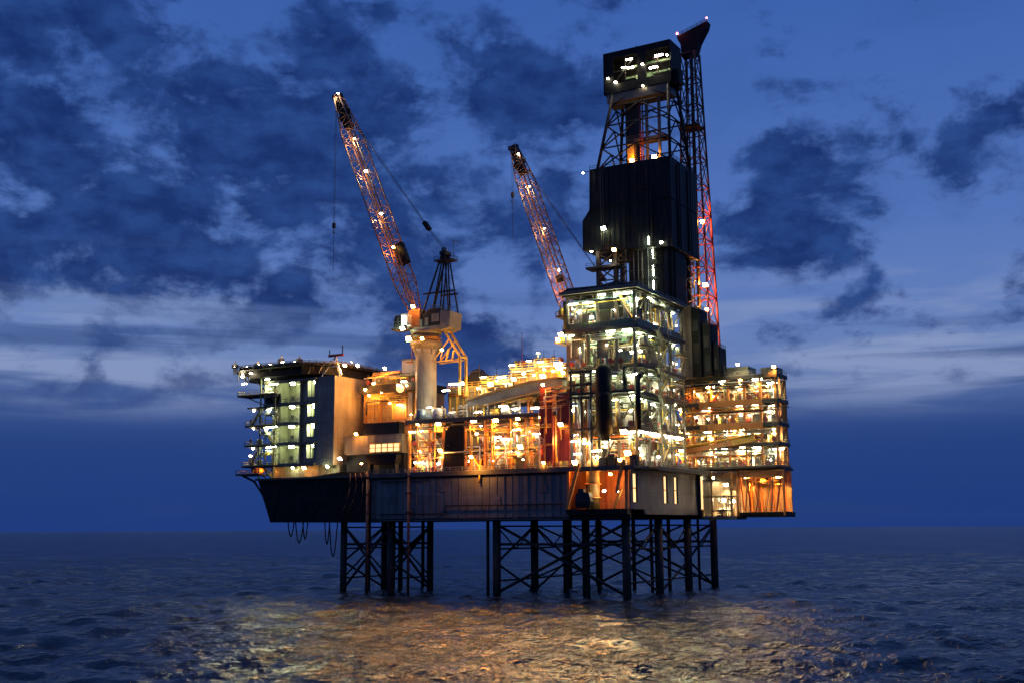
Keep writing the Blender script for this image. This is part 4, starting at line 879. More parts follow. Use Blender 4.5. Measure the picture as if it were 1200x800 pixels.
for (a,b,z0,z1,mt) in [(6,9,60,64,'dark'),(13,17,51.4,55,'beam'),(20,24,60,63,'green'),(27,31,45.2,48.6,'dark'),(8,11,37.2,41,'dark'),(20,25,28.6,33,'beam')]:
    part('screen_panel', MB().box(.1,.25,a,b,z0,z1), M[mt], dm)
part('wind_screen', MB().box(-17.6,-17.3,4.4,10,60,62).box(-17.6,-.1,4.2,4.35,59.9,61.3).box(.75,.9,4.4,30,59.9,61.3), M['green'], dm)
part('roof_edge', MB().box(-18.2,1.6,3.2,3.9,68.1,68.8).box(1.0,1.6,3.9,33,68.1,68.8), M['beam'], dm)
part('roof_cover', MB().prism([(-18.2,68.85),(-16.5,69.8),(-8,69.6),(-4,70.2),(1.2,68.85)], 4.2, 6.4, 'y'), M['dark'], dm)
KB = ['upright','drum','rack','risers','skid','cabinet','stairs','duct']
pal = [['cream','yellow','orange','red','silver'],['cream','silver','yellow','green'],['silver','cream','grey','green'],['cream','yellow','silver','green'],['cream','silver','green','blue','yellow']]
for i in range(5):
    fill_bays(du, 5, (dz[i],dz[i+1]), 4, '%s deck of drilling module' % LV[i], pal[i], KB)
    fill_bays(dv, 0, (dz[i],dz[i+1]), 4, '%s deck side of drilling module' % LV[i], pal[i], KB, side='side')
    pipe_bundle('bundle of pipes under the ceiling, %s drilling module deck front' % LV[i], -17.2, .4, 4.6, dz[i]+.2, dz[i+1]-.7, 8, pal[i])
    pipe_bundle('bundle of pipes under the ceiling, %s drilling module deck side' % LV[i], 5, 33, .3, dz[i]+.2, dz[i+1]-.7, 8, pal[i], 'y')
    lamp_row('nbulk', [(-16.4+16*(k+random.random())/6,4.4+random.uniform(-.2,2.5),dz[i]+random.uniform(2,5)) for k in range(6)], 'small pale lamp, %s drilling module deck front' % LV[i], 'small lamps of the drilling module', .22, 0, (0,-.7,-.4))
    lamp_row('nbulk', [(-random.uniform(-.2,2.),6+26*(k+random.random())/6,dz[i]+random.uniform(2,5)) for k in range(6)], 'small pale lamp, %s drilling module deck side' % LV[i], 'small lamps of the drilling module', .2, R(90), (0,-.7,-.4), 'near corner')
    pipe_bundle('deeper bundle of pipes, %s drilling module deck front' % LV[i], -16.6, 0, 6.6, dz[i]+.2, dz[i]+.72*(dz[i+1]-dz[i]), 8, pal[i]+['grey'])
    scatter_small(du, 4.6, dz[i], '%s drilling module deck' % LV[i]); scatter_small(dv, .3, dz[i], '%s drilling module deck side' % LV[i], 2, 'side')
    lab = 'white strip lamp, %s drilling module deck front' % LV[i]
    n = [3,4,4,4,5][i]
    lamp_row('wstrip', [(-15.8+k*14.6/(n-1)+random.uniform(-.8,.8),4.9+random.uniform(-.2,.8),dz[i+1]-.9-random.choice([0,.6,1.4])) for k in range(n)], lab, 'white lamps of the drilling module', .62, 0, (0,-.8,-.7))
    lamp_row('wstrip', [(-.2,7+k*7+random.uniform(-.6,.6),dz[i+1]-.9-random.choice([0,.5,1.2])) for k in range(4)], 'white strip lamp, %s drilling module deck side' % LV[i], 'white lamps of the drilling module', .6, R(90), (0,-.8,-.7), 'near corner')
lamp_row('nstrip', [(.75,6+k*2.5,36.1) for k in range(10)], 'yellowish strip lamp in the long row along the module walkway', 'lamp row of the module walkway', .15, R(90), (0,-.6,-.6), 'near corner')
lamp_row('oflood', [(-17.6,3.4,35),(-12,3.2,34.6),(-6.4,3.0,36.2),(-2.4,3.2,36),(-8.4,2.6,30.6),(-1.2,2.4,31.2)], 'orange flood lamp at the foot of the drilling module front', 'orange lamps of the drilling module', 1.3, 0, (0,-1.,-.9))
lamp_row('oflood', [(-17.8,3.4,59),(-18.6,3.4,57.9),(-17.4,3.4,50.2),(-18.4,3.4,51.4)], 'orange flood lamp on the left corner of the drilling module', 'orange lamps of the drilling module', 1.2, 0, (0,-1.,-.9))
zs_ = thing('zigzag_stairs', 'zigzag outside stairs climbing the side of the drilling module', 'stairs', (1.8,16,28.3))
lv = [28.5,32.7,37,41,45,48.2,51.2,55.5,59.8]
for k in range(8):
    a,b = (14.,18.) if k % 2 == 0 else (18.,14.)
    part('flight', MB().beam((1.7,a,lv[k]),(1.7,b,lv[k+1]),.9,.22), M['beam'], zs_); part('flight_rail', MB().beam((2.2,a,lv[k]+1),(2.2,b,lv[k+1]+1),.09).beam((2.2,a,lv[k]+.5),(2.2,b,lv[k+1]+.5),.07), M['yellow'], zs_)
    part('landing', MB().box(.9,2.6,b-.9 if b < 15 else b-.1,b+.1 if b < 15 else b+.9,lv[k+1]-.2,lv[k+1]).rail([(2.6,b-.8,lv[k+1]),(2.6,b+.8,lv[k+1])],1,1.), M['beam'], zs_)
for y in (13.3,18.8): part('post', MB().beam((2.4,y,28.4),(2.4,y,61),.22), M['beam'], zs_)
for k,(y0,y1,z,d) in enumerate([(6,10,55.4,2.2),(22,27,47.8,2.6),(27,32,55.8,2.4),(21,26,33.6,2.6),(7,11,41,2.)]):
    bl = thing('side_balcony', 'small balcony jutting from the side of the drilling module, %s from the near corner' % ORD[[0,3,4,2,1][k]], 'balcony', (1.5,(y0+y1)/2,z), 'balconies of the drilling module')
    part('deck', MB().box(.3,d,y0,y1,z-.25,z), M['deck'], bl); part('handrail', MB().rail([(d,y0,z),(d,y1,z)]).rail([(.4,y0,z),(d,y0,z)]), M['yellow'], bl); part('cabinet', MB().box(.6,1.6,y0+.6,y0+2.2,z,z+1.9), M['steel'], bl); part('bracket', MB().beam((.2,y0+.4,z-1.8),(d-.2,y0+.4,z-.25),.14).beam((.2,y1-.4,z-1.8),(d-.2,y1-.4,z-.25),.14), M['beam'], bl)
for k,(x,zz,hh,mt) in enumerate([(-16.6,60.1,6.5,'dark'),(-10.9,51.4,7,'beam'),(-2.,45.1,5.6,'dark'),(-12.2,45.1,5.6,'beam')]):
    ex = thing('exhaust_stack', 'slim upright exhaust duct before the drilling module front, %s' % ['topmost','below the top deck right of centre','low at the right corner','low left of the dark silo'][k], 'duct', (x,3.4,zz))
    part('duct', MB().lathe((x,3.5,zz), [(.5,0),(.5,hh-1),(.62,hh-.9),(.62,hh-.4),(.4,hh)], 12), M[mt], ex); part('strap', MB().box(x-.7,x+.7,3.4,4.2,zz+hh*.5,zz+hh*.5+.2), M['steel'], ex)
for k,(x,z) in enumerate([(-18.2,57.2),(-18.2,49.4),(-18.,63.2)]):
    bl = thing('corner_platform', 'small orange lit platform on the left edge of the drilling module, %s from the bottom' % ORD[[1,0,2][k]], 'balcony', (x,5,z), 'platforms on the module left edge')
    part('deck', MB().box(x-.9,x+1,3,8,z-.25,z), M['deck'], bl); part('handrail', MB().rail([(x-.9,8,z),(x-.9,3,z),(x+1,3,z)]), M['orange'], bl); part('tank', MB().lathe((x-.2,4.8,z), [(.7,.1),(.8,.4),(.8,1.8),(.4,2.2)], 12), M['yellow'], bl)
t = thing('dark_silo', 'tall dark cylindrical silo in front of the drilling module', 'silo', (-6,.6,34))
part('shell', MB().lathe((-6.2,1.4,34), [(.7,0),(1.85,1.8),(1.9,15.8),(1.4,16.8),(.5,17.2)], 22), M['black'], t)
part('leg', MB().beam((-7.4,1,28.3),(-7.4,1,36),.3), M['dark'], t); part('leg', MB().beam((-5,1,28.3),(-5,1,36),.3), M['dark'], t)
part('band', MB().lathe((-6.2,1.4,44), [(1.9,0),(2.02,.1),(2.02,.4),(1.9,.5)], 22), M['dark'], t)
t = thing('dark_standpipe', 'dark standpipe in front of the drilling module right of the dark silo', 'pipe', (2.2,2.2,37))
part('pipe', MB().path([(1.9,1.6,36.5),(1.9,1.6,47.6),(1.9,3.6,48.4)], .6, 12), M['black'], t)
part('bracket', MB().box(1.2,2.6,1.6,4,37.5,37.8).box(1.2,2.6,1.6,4,44.6,44.8), M['dark'], t)
t = thing('loading_stage', 'dark stage jutting out at the second deck of the drilling module', 'platform', (-8,2,45))
part('deck', MB().box(-17.6,1,1.2,4,44.5,44.9), M['dark'], t); part('handrail', MB().rail([(-17.6,1.2,44.9),(1,1.2,44.9)]), M['beam'], t)
part('bracket', MB().beam((-17,4,42),(-17,1.4,44.4),.25), M['dark'], t); part('bracket', MB().beam((-9,4,42),(-9,1.4,44.4),.25), M['dark'], t); part('bracket', MB().beam((-.5,4,42),(-.5,1.4,44.4),.25), M['dark'], t)
# left hand tower of frames and pipes in front of the firewall
t = thing('pipe_tower', 'dark framed pipe tower left of the dark silo', 'frame', (-12,1.5,28.3))
for x in (-14.2,-11.6,-9.2): part('post', MB().box(x-.2,x+.2,.8,1.2,28.3,50), M['dark'], t)
for z in (36.5,43.5,46.5,49.4): part('beam', MB().box(-14.6,-8.8,.7,1.3,z,z+.5), M['dark'], t)
for k,x in enumerate((-13.4,-12.6,-10.8,-10.1)): part('pipe', MB().tube((x,1.8,28.5),(x,1.8,44+k),.28,8), M[['pink','silver','orange','silver'][k]], t)
lamp_row('nstrip', [(-13,.4,34.2),(-10.2,.4,33.6),(-12.4,.2,31.4),(-7.6,.0,31.9)], 'white strip lamp at the foot of the dark pipe tower', 'lamps of the pipe tower', .6, 0, (0,-.7,-.7))
for k,(u,h) in enumerate([(-6.2,1.9),(-4.2,2.5),(-2.2,1.8),(1.,2.2)]):
    w = thing('drum_crate', 'dark crate standing on the hull edge below the drilling module, %s from the left' % ORD[k], 'crate', (u,.8,28.3), 'crates on the hull edge')
    part('body', MB().box(u-.8,u+.8,.2,1.6,28.35,28.3+h), M['dark'], w); part('lid', MB().box(u-.9,u+.9,.1,1.7,28.3+h,28.45+h), M['red' if k % 2 else 'beam'], w)

# ================================================================== RIGHT PROCESS MODULE
rz_ = [29.4,35,39.8,45.4,51.6]; ru = [-6,-1,4,8.2,12.4,16.4,20.2]; rv = [42,45.6,49.5]
rm = module('process_module', 'orange and white lit four storey process module at the right end', 'module', -6,20.2,42,49.5, rz_, ru, rv[1:], M['orange'], ov=.7,
     braces=[(3,4,8.2,1),(3,12.4,16.4,0),(2,-1,4,0),(2,8.2,12.4,1),(1,12.4,16.4,0),(1,4,8.2,1),(0,8.2,12.4,0),(0,-1,4,1)], rbraces=[(3,45.6,49.5,1),(2,42,45.6,0),(1,45.6,49.5,1)])
part('walkway', MB().box(1.8,20.8,38.8,41.1,29.05,29.4), M['deck'], rm); part('handrail', MB().rail([(1.8,38.9,29.4),(20.8,38.9,29.4)]), M['railm'], rm)  # walkway added to hold the module lamp light off the hull side
part('added_bulkhead', MB().box(-6,20,49.1,49.4,29.5,50.8), M['buff'], rm)  # added back wall, buff so it catches more of the deck lamps
for z in (39.8,45.4):
    part('fascia', MB().box(1,17,40.95,41.15,z-1.2,z+.3), M['orange'], rm)
part('roof_house', MB().box(7,13,44,50,51.7,54.2).box(16.4,20.4,43,48,51.7,53.4), M['olive'], rm)
pr = [['orange','cream','silver','yellow'],['silver','cream','grey','yellow'],['orange','cream','yellow','silver'],['silver','grey','orange','cream']]
for i in range(4):
    fill_bays(ru, 42, (rz_[i],rz_[i+1]), 3.6, '%s deck of process module' % LV[i], pr[i], KB)
    pipe_bundle('bundle of pipes under the ceiling, %s process module deck front' % LV[i], -5, 20.4, 41.6, rz_[i]+.2, rz_[i+1]-.7, 9, pr[i])
    lamp_row('obulk' if i in (1,3) else 'nbulk', [(-4+24*(k+random.random())/7,41.8+random.uniform(0,1.5),rz_[i]+random.uniform(1.5,3.6)) for k in range(7)], ('small amber lamp, %s process module deck front' if i in (1,3) else 'small pale lamp, %s process module deck front') % LV[i], 'small lamps of the process module', .45, 0, (0,-.5,-.4))
    pipe_bundle('deeper bundle of pipes, %s process module deck front' % LV[i], -5, 20, 43.4, rz_[i]+.2, rz_[i]+.75*(rz_[i+1]-rz_[i]), 9, pr[i])
    scatter_small(ru, 41.7, rz_[i], '%s process module deck' % LV[i])
    lamp_row('wstrip' if i != 2 else 'nstrip', [(3+k*16.4/4+random.uniform(-.7,.7),42.5+random.uniform(-.2,.5),rz_[i+1]-.9-random.choice([0,.5,1.1])) for k in range(5)], 'white strip lamp, %s process module deck front' % LV[i], 'white lamps of the process module', 1.3, 0, (0,-.8,-.7))
    lamp_row('oflood', [(-4.6+k*8.,42.3,rz_[i+1]-1.-random.choice([0,.8])) for k in range(3)], 'orange flood lamp, %s process module deck front' % LV[i], 'orange lamps of the process module', 3.2, 0, (0,-.9,-.8))
lamp('oflood', (20.2,41.4,53.2), 'orange flood lamp on the far right roof corner of the process module', 'roof lamps of the process module', 1.2, 0, (0,-1.,-.8))
lamp('nbulk', (11.6,40,54.4), 'small white lamp at the foot of the dark stepped housing', 'roof lamps of the process module', .5, 0, (0,-1,-.4))
lamp('obulk', (21.1,43,33.8), 'small warm lamp on the right edge of the process module', 'roof lamps of the process module', .5, 0, (.6,-.6,0))
t = thing('outrigger_boom', 'thin dark boom jutting from the right edge of the process module', 'boom', (22,44,43))
part('arm', MB().beam((19.5,42,43.6),(23.6,41,43.2),.25).beam((20.9,42,39.5),(22.2,41.4,43.3),.16), M['dark'], t); part('stay', MB().beam((20.9,42,46),(23.4,41,43.3),.1), M['dark'], t)
t = thing('pipe_bridge', 'orange pipe bridge slanting across the lower process module', 'bridge', (10,40,35))
part('girder', MB().beam((-3,40.4,33.6),(9.4,40.4,35.2),.5,1.1), M['orange'], t); part('girder', MB().beam((9.4,40.4,35.2),(15,40.4,36.2),.5,1.3), M['yellow'], t)
part('pipe', MB().tube((-3,39.8,34.6),(14,39.8,36.8),.3,8), M['yellow'], t); part('hanger', MB().beam((3,40.4,34.4),(3,40.4,39.6),.2), M['beam'], t); part('hanger', MB().beam((12,40.4,36.2),(12,40.4,39.6),.2), M['beam'], t)
# lit cage below the process module
cg = thing('lower_cage', 'brightly lit open cage hanging at the right end of the hull', 'cage', (11,48,17.4))
part('floor', MB().box(9.6,21.8,41.4,48.5,17.4,18.6), M['black'], cg); part('floor', MB().box(.6,9.6,41,48.5,16.9,17.7), M['brown'], cg)
part('roof', MB().box(.6,21.8,41.2,48.5,28.51,29.), M['dark'], cg)
part('back_wall', MB().box(.6,21.6,47,47.3,17.8,28.4), M['brown'], cg); part('side_wall', MB().box(.62,.8,40.85,47,17.8,28.4), M['dark'], cg)  # side wall added to screen the hull plating from the cage lamps
for x in (1.,3.4,8.4,10,21.4): part('post', MB().box(x-.25,x+.25,41.1,41.6,17.7,28.4), M['orange' if x > 9 else 'buff'], cg)
part('rail', MB().box(1.2,9.8,41.0,41.1,22.2,22.6).box(3.5,8.3,41.0,41.1,18.8,19.2).box(1.2,9.8,41.0,41.1,26.2,26.5), M['beam'], cg)
for k in range(17):
    x = 10.5+k*.63; s = random.choice([-1.3,-.6,.7,1.4]); part('slat', MB().beam((x,41.7+.8*(k % 2),18.7),(min(21.3,max(10.4,x+s)),41.7+.8*(k % 2),26.8),random.choice([.14,.2,.32])), M[random.choice(['orange','orange','beam','red'])], cg)
pipe_bundle('bundle of pipes inside the hanging cage', 10.4, 21, 44, 18.8, 27.5, 10, ['orange','yellow','pink'])
part('fascia', MB().box(10.3,21.7,41.6,41.8,26.8,28.4), M['orange'], cg)
part('ribs', MB().box(11.5,11.8,46.8,47,18.7,28).box(14,14.3,46.8,47,18.7,28).box(17,17.3,46.8,47,18.7,28).box(20,20.3,46.8,47,18.7,28), M['orange'], cg)
fill_bays([3.4,8.4], 42, (17.7,23), 3.5, 'hanging cage', ['cream','silver'], ['cabinet','rack','skid'])
lamp_row('nflood', [(2.4,45.2,27.2),(5.8,45,25.4),(5.2,45,21.6),(7.4,45,21.4)], 'white flood lamp inside the left bays of the hanging cage', 'lamps of the hanging cage', 1.6, 0, (0,-.4,-1))
lamp_row('oflood', [(11.6,43.5,27.2),(15.6,43.5,27.2),(19.6,43.5,27.2)], 'orange flood lamp under the roof of the hanging cage', 'lamps of the hanging cage', 3.0, 0, (0,-.4,-1.4))
t = thing('strip_light_column', 'upright bright light column at the hull end beside the hanging cage', 'lamp', (.5,43,18))
part('tube', MB().box(.98,1.3,40.4,40.75,19.4,27.4), M['winm'], t); part('bracket', MB().box(.85,.96,40.3,40.9,19,28), M['beam'], t)
# alcove lamps
lamp_row('oflood', [(-12.6,-.6,29.4),(-1.6,-.6,29.6),(-6.,3.5,26.8)], 'orange flood lamp lighting the recess in the hull', 'lamps of the hull recess', 1.4, 0, (0,.6,-1.8))
lamp_row('nbulk', [(-6.6,1.4,23.2),(-3.6,1.6,23.)], 'small white lamp low in the hull recess', 'lamps of the hull recess', .5, 0, (0,-.6,-.2))

# ================================================================== DARK STEPPED HOUSING behind the module
dh = thing('stepped_housing', 'dark stepped housing behind the right of the drilling module', 'housing', (4,42,51.7))
for a,b,y0,z1,z2 in [(.7,3.3,38,69,68.2),(3.3,5.7,38.6,64.8,64.2),(5.7,7.5,39.2,59.4,58.6)]:
    part('wall', MB().prism([(a+.02,51.7),(b,51.7),(b,z2),(a+.02,z1)], y0, y0+4.6, 'y'), M['black'], dh)
    part('parapet', MB().rail([(a+.1,y0+.1,z1),(b,y0+.1,z2),(b,y0+4.4,z2)],1,1.5), M['dark'], dh)
    part('vent_box', MB().box(a+.5,b-.5,y0-.5,y0-.01,z1-6,z1-3.2).box(b+.02,b+.5,y0+1,y0+2.4,z2-7,z2-4), M['dark'], dh)
    part('downpipe', MB().tube((b-.3,y0-.25,51.8),(b-.3,y0-.25,z2+.6),.16,6), M['dark'], dh)
part('grey_panel', MB().box(-2.2,.7,38.2,44,51.7,69.8), M['brown'], dh, 'grey panel catching the module light')
part('louvre', MB().box(1.2,2.6,37.9,37.99,55,60).box(3.9,5.2,38.5,38.59,53,57), M['dark'], dh)
# ================================================================== DERRICK
dk = thing('drilling_derrick', 'tall dark drilling derrick with clad windwall box and crown house', 'derrick', (-9.5,35,68.8))
for x,y in [(-19.4,27.5),(-14.6,27.5),(-1.,27.5),(-19.4,42),(-1.,42)]: part('leg', MB().box(x-.5,x+.5,y-.5,y+.5,68.8,84), M['dark'], dk)
lb = MB()
for x0,x1 in [(-19.4,-14.6)]:
    for k in range(4):
        z = 69.+k*3.6; lb.tube((x0,27.4,z),(x1,27.4,z+3.4),.2); lb.tube((x1,27.4,z),(x0,27.4,z+3.4),.2); lb.beam((x0,27.4,z+3.5),(x1,27.4,z+3.5),.3)
for k in range(5): z = 69+k*3; lb.tube((.2,27.6,z),(.2,34,z+3),.2); lb.tube((.2,34,z),(.2,27.6,z+3),.2); lb.tube((.2,34,z),(.2,42,z+3),.2); lb.tube((.2,42,z),(.2,34,z+3),.2)
part('lacing', lb, M['dark'], dk)
part('core_house', MB().box(-11.6,-2.,28.6,38,68.8,83.6), M['black'], dk)
part('stair_enclosure', MB().box(-1.8,.6,29,36,68.8,83.5), M['black'], dk)
lb = MB()
for k in range(5): z = 69+k*2.9; lb.tube((-14.6,27.4,z),(-11.8,27.6,z+2.9),.16).tube((-11.8,27.6,z),(-14.6,27.4,z+2.9),.16).beam((-14.6,27.4,z+2.9),(.6,27.4,z+2.9),.18)
for x in (-11.8,-8.6,-6,-2.2,.4): lb.beam((x,27.4,68.9),(x,27.4,83.8),.28)
part('front_frame', lb, M['dark'], dk)
part('hanging_pipe', MB().tube((-7.4,27.2,69),(-7.4,27.2,84),.22).tube((-9.6,27.2,69),(-9.6,27.2,84),.16), M['beam'], dk)
part('mud_platform', MB().box(-22.4,-13,26.2,30,79.2,79.6).rail([(-22.4,26.3,79.6),(-13,26.3,79.6)]), M['dark'], dk)
sh = part('windwall', MB().prism([(-23,84.2),(1.2,82.2),(1.2,104.9),(-20.8,104.9),(-21,94.5),(-23,91.8)], 26, 43.6, 'y'), M['shroud'], dk, 'black clad windwall box')
part('ribs', MB().box(-15.6,-15.4,25.85,26,85,104.6).box(-10.2,-10,25.85,26,84.6,104.6).box(-4.8,-4.6,25.85,26,84,104.6).box(-21,1.2,25.8,26,94.4,94.7), M['black'], sh)
part('top_rail', MB().rail([(-20.8,26.2,104.9),(1.2,26.2,104.9),(1.2,43.4,104.9)]), M['dark'], sh)
part('ladder', MB().beam((-17.6,25.7,85),(-17.6,25.7,104.6),.1).beam((-17.,25.7,85),(-17.,25.7,104.6),.1), M['beam'], sh)
part('lamp_arm', MB().beam((-20.7,26.2,104.6),(-22.5,25.7,104.6),.14), M['dark'], sh)
part('cable_run', MB().path([(-4,25.7,84),(-4,25.7,98),(-8,25.7,98),(-8,25.7,104.8)],.14,6).path([(1.35,30,83),(1.35,30,104)],.2,6).path([(1.35,37,83),(1.35,37,104)],.16,6), M['dark'], sh)
part('side_ribs', MB().box(1.2,1.34,31.6,31.8,82.4,104.8).box(1.2,1.34,39,39.2,82.4,104.8).box(1.2,1.36,26,43.6,94.2,94.5), M['black'], sh)
# tapering mast
bot = [(-19.6,28),(.4,28),(.4,42),(-19.6,42)]; top = [(-15.6,30.6),(-.6,30.6),(-.6,36.4),(-15.6,36.4)]; zb, zt = 104.9, 126.6
def mp(i, f): a,b = bot[i],top[i]; return (a[0]+(b[0]-a[0])*f, a[1]+(b[1]-a[1])*f, zb+(zt-zb)*f)
for i in range(4): part('mast_leg', MB().tube(mp(i,0), mp(i,1), .42, 8), M['dark'], dk)
for i in range(4):
    j = (i+1) % 4; mb = MB(); fs = [0,.28,.56,.8,1]
    for k in range(4):
        a,b = fs[k],fs[k+1]; mid = tuple((x+y)/2 for x,y in zip(mp(i,b),mp(j,b)))
        mb.tube(mp(i,b),mp(j,b),.2); mb.tube(mp(i,a),mid,.2); mb.tube(mp(j,a),mid,.2)
    part('mast_bracing', mb, M['dark'], dk)
for x in (-7.2,-3.8): part('guide_rail', MB().beam((x,32,104.9),(x,32,126),.7,.5), M['beam'], dk)
part('pipe_stand', MB().box(-13.6,-10.6,33,35.5,104.9,126), M['dark'], dk)
part('racking_board', MB().box(-12.8,-2,32,36,112.6,113).rail([(-12.8,31.9,113),(-2,31.9,113)]), M['beam'], dk)
t2 = part('travelling_block', MB().box(-12.6,-10.8,31.6,33,107,112), M['yellow'], dk)
part('drill_pipe', MB().tube((-8.8,31.5,104.9),(-8.8,31.5,125),.25).tube((-8.2,31.6,104.9),(-8.2,31.6,125),.2), M['red'], dk)
ch = part('crown_house', MB().box(-18.2,.5,37,37.3,125.8,136.6).box(-18.2,-17.9,30,37,125.8,136.6).box(.2,.5,30.3,37,125.8,136.9).box(-18.2,.5,30,37.3,136.6,137), M['black'], dk, 'dark crown house with lamps inside')
part('front_cladding', MB().box(-18.2,.5,30,30.3,125.8,128.2).box(-18.2,-15.4,30,30.3,128.2,136.6).box(-15.4,.5,30,30.3,135.2,136.6).box(-8.6,-6.2,30,30.3,128.2,135.2), M['black'], ch)
part('crown_frame', MB().beam((-15.4,30.1,128.3),(-8.6,30.1,135.1),.22).beam((-6.2,30.1,135.1),(.3,30.1,128.3),.22).beam((-15.4,30.1,131.4),(-8.6,30.1,131.4),.2).beam((-6.2,30.1,131.4),(.4,30.1,131.4),.2).beam((-12,30.1,128.3),(-12,30.1,135.1),.2).beam((-3,30.1,128.3),(-3,30.1,135.1),.2), M['dark'], ch)
part('crown_floor', MB().box(-18,.3,30.3,37,125.6,126.2), M['dark'], ch)
part('crown_ledge', MB().box(-17.4,-.4,30.2,36,123.4,125.6), M['beam'], ch)
part('crown_block', MB().box(-9.6,-5.6,31.5,34.5,127,130), M['green'], ch); part('beam', MB().box(-13.6,0,32,32.4,132.5,133).box(-13.6,0,34,34.4,130.5,131), M['green'], ch)
part('side_hoist', MB().box(.55,2.2,31.5,34,125.5,129.5), M['black'], ch); part('whip', MB().beam((-10,33,137),(-10,33,138.8),.12), M['dark'], ch)
for k,(u,z) in enumerate([(-10.6,133.9),(-12.2,132),(-10.3,131.6),(-2.4,133.2),(-4,130.3)]):
    lamp('nstrip', (u,29.6,z), 'strip lamp in the derrick crown house, %s from the left' % ORD[[1,0,2,4,3][k]], 'lamps in the crown house', .35, 0, (0,.9,-.7))
for k,(u,z) in enumerate([(-16.8,130.),(-14.6,128.5),(-7,131.8),(-.2,132.8),(-7,126)]):
    lamp('nbulk', (u,29.6,z), 'small lamp dot on the crown house front, %s from the left' % ORD[[0,1,2,4,3][k]], 'lamps in the crown house', 0)
lamp('wflood', (-16.8,25.3,89.), 'bright white flood lamp on the windwall box', 'lamps on the derrick', .35, 0, (0,-.8,-.5))
lamp_row('wstrip', [(-4.6,25.4,84.2),(-4.6,28,81.4),(-4.6,28,77.2),(-4.6,28,73.6)], 'upright strip lamp in the column under the windwall box', 'lamp column on the derrick', .07, 0, (0,-.8,0), 'top')
for o in bpy.data.objects:
    if o.get('group') == 'lamp column on the derrick': o.rotation_euler = (0, R(90), 0)
lamp('oflood', (-14.2,25.6,83.2), 'orange flood lamp under the windwall box', 'lamps on the derrick', .12, 0, (0,-.8,-.8))
lamp_row('nbulk', [(-20.4,25.6,83.6),(-15.2,25.6,80.6)], 'small white lamp under the left of the windwall box', 'lamps on the derrick', .2, 0, (0,-.8,-.4))
lamp('nbulk', (-22.4,25.6,104.4), 'small white lamp on the upper left corner of the windwall box', 'lamps on the derrick', 0)
lamp('nbulk', (-1.6,25.8,83.6), 'small white lamp under the right of the windwall box', 'lamps on the derrick', 0)
lamp('oflood', (-10.5,29.6,106.8), 'orange flood lamp at the foot of the derrick mast', 'lamps on the derrick', 1.0, 0, (0,.8,1.2))
lamp('oflood', (-4.5,29.8,106.8), 'orange flood lamp beside the mast guide rail', 'lamps on the derrick', .9, 0, (0,.8,1.2))

# ================================================================== VENT TOWER
vt = thing('vent_tower', 'red lattice vent tower rising behind the derrick', 'tower', (0,50,52))
vb = [(-6.8,50.),(1.4,50.),(1.4,57.4),(-6.8,57.4)]; vtp = [(-5.0,51.2),(-1.,51.2),(-1.,55.2),(-5.0,55.2)]; za, zc_ = 52., 142.
def vp(i, f): a,b = vb[i],vtp[i]; return (a[0]+(b[0]-a[0])*f, a[1]+(b[1]-a[1])*f, za+(zc_-za)*f)
nb = 12
for i in range(4):
    part('leg', MB().path([vp(i,k/12) for k in range(8)], .3, 8), M['towerlit'], vt); part('leg', MB().path([vp(i,k/12) for k in range(7,13)], .28, 8), M['caisson'], vt)  # brighter red below, dark rust above: lamp glow put into the colour
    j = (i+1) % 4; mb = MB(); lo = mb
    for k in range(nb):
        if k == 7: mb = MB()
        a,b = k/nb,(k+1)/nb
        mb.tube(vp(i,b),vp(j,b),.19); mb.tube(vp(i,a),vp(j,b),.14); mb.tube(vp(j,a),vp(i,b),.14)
    part('lacing', lo, M['towerlit'], vt, 'lower lacing, lamp glow put into its red'); part('lacing', mb, M['caisson'], vt)
part('vent_pipe', MB().tube((-2.6,53.4,60),(-2.6,53.4,146),.36,10).tube((-3.8,53,60),(-3.8,53,140),.18,8), M['dark'], vt)
part('ladder', MB().beam((-2,50.6,60),(-2.2,51.3,141),.4,.12), M['dark'], vt)
part('head', MB().prism([(-6.2,147.4),(2.7,150.0),(2.3,148.4),(.0,144.6),(-1.,141.4),(-5.,141.4),(-5.2,145.2),(-5.8,146.2)], 52, 54.6, 'y'), M['black'], vt); part('tip_rail', MB().rail([(-6.,52.1,147.5),(2.5,52.1,150)],.9,1.4), M['dark'], vt)
part('platform', MB().box(-5.6,-.4,50.6,56,121,121.25).rail([(-5.6,50.6,121.25),(-.4,50.6,121.25)],1,1.5), M['dark'], vt)
lamp('rbcn', (-6.,51.9,148.1), 'red beacon on the left tip of the vent tower head', 'red beacons', .25, 0, (0,-.8,.8))
lamp('rbcn', (2.6,51.9,150.7), 'red beacon on the right tip of the vent tower head', 'red beacons', .25, 0, (0,-.8,.8))
lamp_row('oflood', [(.7,49.6,70.5),(.5,49.6,77),(-6.2,49.7,86),(.2,49.8,94)], 'orange flood lamp on the lower vent tower', 'lamps of the vent tower', 8.0, 0, (-2.6,3.,1.), 'bottom')

